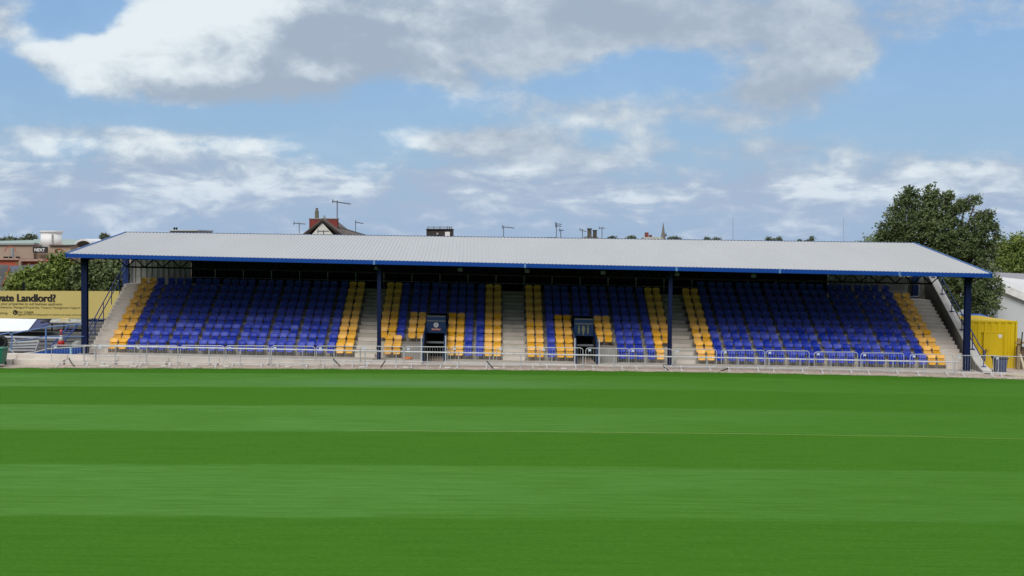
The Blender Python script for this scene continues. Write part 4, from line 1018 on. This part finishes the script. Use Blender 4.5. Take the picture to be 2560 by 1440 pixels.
for px, top, bw, lb in ((1832.5, 543, 2.4, 'tall lattice mast on the horizon, left of the pair'), (2109, 545, 2.0, 'fainter lattice mast on the horizon, nearer the big tree')):
    Yt_ = 2600.0 if px < 2000 else 3300.0; t = thing('radio_mast', lb, 'mast', at(px, 620, Yt_), 0, 'radio masts on the horizon'); kk = Yt_ / F
    a, b_ = at(px, 620, Yt_), at(px, top, Yt_); MM = mat('mast_hazed_%s' % ('a' if px < 2000 else 'b'), (.17, .20, .25) if px < 2000 else (.26, .31, .38), .7)  # distance haze put into the colour, the farther mast paler and bluer
    mb = MB(); n = 14
    for s_ in (-1, 1): mb.tube(a + Vector((s_ * bw * kk * .6, 0, 0)), b_ + Vector((s_ * .1 * kk, 0, 0)), .22 * kk, 4)
    for i in range(n):
        t0, t1 = i / n, (i + 1) / n; w0, w1_ = bw * kk * .6 * (1 - t0), bw * kk * .6 * (1 - t1); s_ = 1 if i % 2 else -1
        mb.tube(a.lerp(b_, t0) + Vector((s_ * w0, 0, 0)), a.lerp(b_, t1) + Vector((-s_ * w1_, 0, 0)), .12 * kk, 4)
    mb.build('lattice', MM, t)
    mb = MB(); mb.tube(b_, b_ + Vector((0, 0, 2.5 * kk)), .10 * kk, 4); mb.build('antenna', MM, t)

# ================================================================== trees
def leafmat(name, c1, c2, sc):
    m = bpy.data.materials.new(name); m.use_nodes = True; nt = m.node_tree; b = nt.nodes['Principled BSDF']
    tc = nt.nodes.new('ShaderNodeTexCoord'); n = noise(nt, tc.outputs['Object'], sc, 5, .7).smooth(.32, .66)
    col = mixc(nt, n, c1, c2); n2 = noise(nt, tc.outputs['Object'], sc * 9, 2, .6).smooth(.45, .75)
    col = mixc(nt, n2 * .5, col, tuple(x * 1.7 for x in c2)); nt.links.new(col, b.inputs['Base Color'])
    b.inputs['Roughness'].default_value = .55; b.inputs['Specular IOR Level'].default_value = .3; b.inputs['Transmission Weight'].default_value = 0
    return m
LEAF1 = leafmat('leaves_dark', (.042, .068, .022), (.12, .155, .060), .55)
LEAF2 = leafmat('leaves_mid', (.050, .085, .014), (.17, .22, .045), .45)
LEAF3 = leafmat('leaves_far_hazed', (.085, .11, .075), (.14, .17, .12), .15)  # greyed, paler greens stand in for haze on distant trees
BARK = mat('bark', (.10, .085, .065), .9, (.06, .05, .04), 3, bump=.5)
def tree(name, lb, base, lobes, leaf, nleaf, lm, group=None, seed=1, clump=None, cat='tree', tr=.25):
    """lobes: (x, y, z, rx, ry, rz) relative to the base; leaves gathered in clumps on and inside each lobe"""
    rnd = random.Random(seed); t = thing(name, lb, cat, base, 0, group)
    mb = MB(); vol = [l[3] * l[5] for l in lobes]; tot = sum(vol); clump = clump or leaf * 4.5
    cl = []
    for l, v in zip(lobes, vol):
        for _ in range(max(3, int(nleaf / 26 * v / tot))):
            while True:
                d = Vector((rnd.uniform(-1, 1), rnd.uniform(-1, 1), rnd.uniform(-1, 1)))
                if .12 < d.length <= 1: break
            d *= rnd.uniform(.75, 1.12) if rnd.random() < .6 else 1
            d.normalize() if rnd.random() < .45 else None
            k = rnd.uniform(.88, 1.08)
            cl.append((Vector((l[0] + d.x * l[3] * k, l[1] + d.y * l[4] * k, l[2] + d.z * l[5] * k)), clump * rnd.uniform(.55, 1.25)))
    for c, cr in cl:
        for _ in range(26):
            p = c + Vector((rnd.gauss(0, .5), rnd.gauss(0, .5), rnd.gauss(0, .42))) * cr
            n1 = Vector((rnd.gauss(0, 1), rnd.gauss(0, 1), rnd.gauss(0, .7))).normalized(); n2 = n1.orthogonal().normalized(); s_ = leaf * rnd.uniform(.6, 1.3)
            n2 = (n2 * math.cos(rnd.random() * 6) + n1.cross(n2) * math.sin(rnd.random() * 6)).normalized()
            mb.add([p - n1 * s_ * .6, p + n2 * s_ * .32, p + n1 * s_ * .6, p - n2 * s_ * .32], [(0, 1, 2, 3)])
    local(mb, 'crown', lm, t)
    if tr:
        mb = MB(); ztop = min(l[2] for l in lobes)
        mb.tube((0, 0, -.6), (0, 0, ztop * .8 + .5), tr, 9, tr * .7)
        for l in lobes:
            mb.tube((0, 0, ztop * .5 + .2), (l[0] * .55, l[1] * .55, (l[2] + ztop) / 2), tr * .55, 7, tr * .32); mb.tube((l[0] * .55, l[1] * .55, (l[2] + ztop) / 2), (l[0], l[1], l[2] + l[5] * .5), tr * .32, 6, tr * .08)
            for _ in range(4):
                e = Vector((l[0] + rnd.uniform(-.8, .8) * l[3], l[1] + rnd.uniform(-.8, .8) * l[4], l[2] + rnd.uniform(0, .9) * l[5])); mb.tube((l[0] * .8, l[1] * .8, l[2]), e, tr * .14, 5, tr * .04)
        local(mb, 'trunk', BARK, t)
    return t
# big tree on the right, placed in metres round its base
Yb = 87.5; kb = F / Yb
def lob(px, py, rx, rz, dy, bx, Y=Yb): q = at(px, py, Y); return (q.x - bx.x, dy, q.z - bx.z, rx / (F / Y), max(rx, rz) / (F / Y) * .8, rz / (F / Y))
bx = at(2350, 700, Yb); bx.z = -.6
tree('broadleaf_tree', 'tall broad dark green tree rising behind the right end of the stand', bx,
     [lob(*a, bx) for a in ((2328, 492, 20, 28, 0), (2318, 530, 40, 34, 0), (2280, 492, 24, 22, .5), (2256, 512, 24, 26, 0), (2235, 545, 26, 26, -.5), (2222, 575, 24, 22, 0), (2208, 598, 22, 14, 0), (2362, 500, 15, 24, -.3),
      (2375, 540, 30, 30, 0), (2392, 520, 14, 14, 0), (2422, 512, 20, 20, .5), (2440, 502, 14, 10, 0), (2455, 545, 22, 20, 0), (2474, 540, 12, 12, 0), (2478, 568, 18, 18, 0), (2492, 592, 12, 9, 0), (2430, 575, 34, 26, -.4), (2290, 565, 42, 34, -.6),
      (2340, 585, 46, 34, -.5), (2260, 590, 36, 22, 0), (2390, 610, 50, 34, -.5), (2320, 635, 60, 34, 0), (2450, 625, 36, 34, 0), (2410, 665, 60, 40, 0), (2330, 700, 60, 50, 0), (2400, 730, 60, 44, -.4), (2450, 760, 40, 34, -.6), (2340, 755, 50, 40, 0), (2472, 712, 28, 36, -.3))],
     .15, 60000, LEAF1, seed=3, tr=.34, clump=.30)
bx = at(2545, 700, 118); bx.z = -.6
tree('broadleaf_tree', 'olive green trees massed at the right edge behind the hall', bx, [lob(*a, bx, 118) for a in ((2530, 615, 40, 24, 0), (2575, 622, 50, 34, 0), (2510, 650, 36, 26, 0), (2550, 660, 60, 32, -1), (2620, 640, 60, 40, 0))], .2, 15000, LEAF2, seed=5, clump=.6)
bx = at(2180, 640, 160); bx.z = -.6
tree('hedge_tree', 'low bushy trees on the ridge left of the big tree', bx, [lob(*a, bx, 160) for a in ((2155, 610, 18, 12, 0), (2190, 608, 26, 18, 0), (2225, 600, 34, 24, 0), (2260, 600, 30, 26, 1))], .22, 6500, LEAF2, seed=6, clump=.6)
# trees on the left behind the billboard
for (px, Y, L, lb, sd_, lm, nl) in (
    (165, 92, ((148, 655, 22, 20, 0), (140, 685, 40, 24, 0), (175, 690, 40, 26, .4), (160, 720, 60, 22, 0)), 'bushy green tree with pointed top behind the billboard', 11, LEAF2, 13000),
    (80, 90, ((60, 708, 34, 22, 0), (95, 690, 34, 22, 0), (100, 718, 44, 20, -.4), (40, 722, 22, 14, 0)), 'lower rounded tree left behind the billboard', 12, LEAF2, 9000),
    (235, 91, ((210, 690, 34, 26, 0), (245, 680, 34, 26, .4), (245, 712, 40, 26, 0), (200, 716, 34, 18, 0)), 'dark green tree seen past the end column', 13, LEAF1, 12000),
    (300, 93, ((290, 680, 30, 30, 0), (285, 712, 34, 28, 0), (320, 690, 30, 30, 0)), 'dark tree against the left end of the stand', 14, LEAF1, 9000)):
    bx = at(px, 720, Y); bx.z = -.6
    tree('broadleaf_tree', lb, bx, [lob(*a, bx, Y) for a in L], .23, int(nl * .7), lm, 'trees behind the billboard', sd_, clump=.42, tr=.2)
# far trees on the horizon
far = [(18, 600, 18, 8, 420, 'small far tree clump at the left edge of the horizon'), (40, 603, 16, 5, 430, 'low far tree left of the white drum'), (74, 596, 16, 9, 420, 'rounded far tree beside the white drum'), (60, 602, 14, 5, 440, 'low far bush between two rounded trees'),
       (262, 593, 8, 6, 400, 'dark far tree peeping over the left roof edge'), (1530, 598, 9, 4, 480, 'faint low far tree right of the hipped roof'), (1578, 597, 9, 4, 480, 'low far tree left of the white house'), (1685, 598, 14, 4, 500, 'low far tree right of the spire'),
       (1767, 599, 5, 4, 520, 'tiny far tree left of the first mast'), (1790, 601, 10, 3, 520, 'low far tree just left of the first mast'), (1922, 601, 4, 7, 480, 'dark conical far tree, left of three'), (1937, 603, 6, 4, 480, 'rounded far tree between two conical ones'), (1948, 601, 3, 7, 480, 'dark conical far tree, right of three'),
       (1998, 604, 3, 3, 500, 'tiny far bush on the ridge line'), (2029, 601, 3, 9, 480, 'narrow dark far conifer on the ridge line'), (2018, 605, 8, 3, 480, 'low far bush at the foot of the conifer')]
for i, (px, py, rx, rz, Y, lb) in enumerate(far):
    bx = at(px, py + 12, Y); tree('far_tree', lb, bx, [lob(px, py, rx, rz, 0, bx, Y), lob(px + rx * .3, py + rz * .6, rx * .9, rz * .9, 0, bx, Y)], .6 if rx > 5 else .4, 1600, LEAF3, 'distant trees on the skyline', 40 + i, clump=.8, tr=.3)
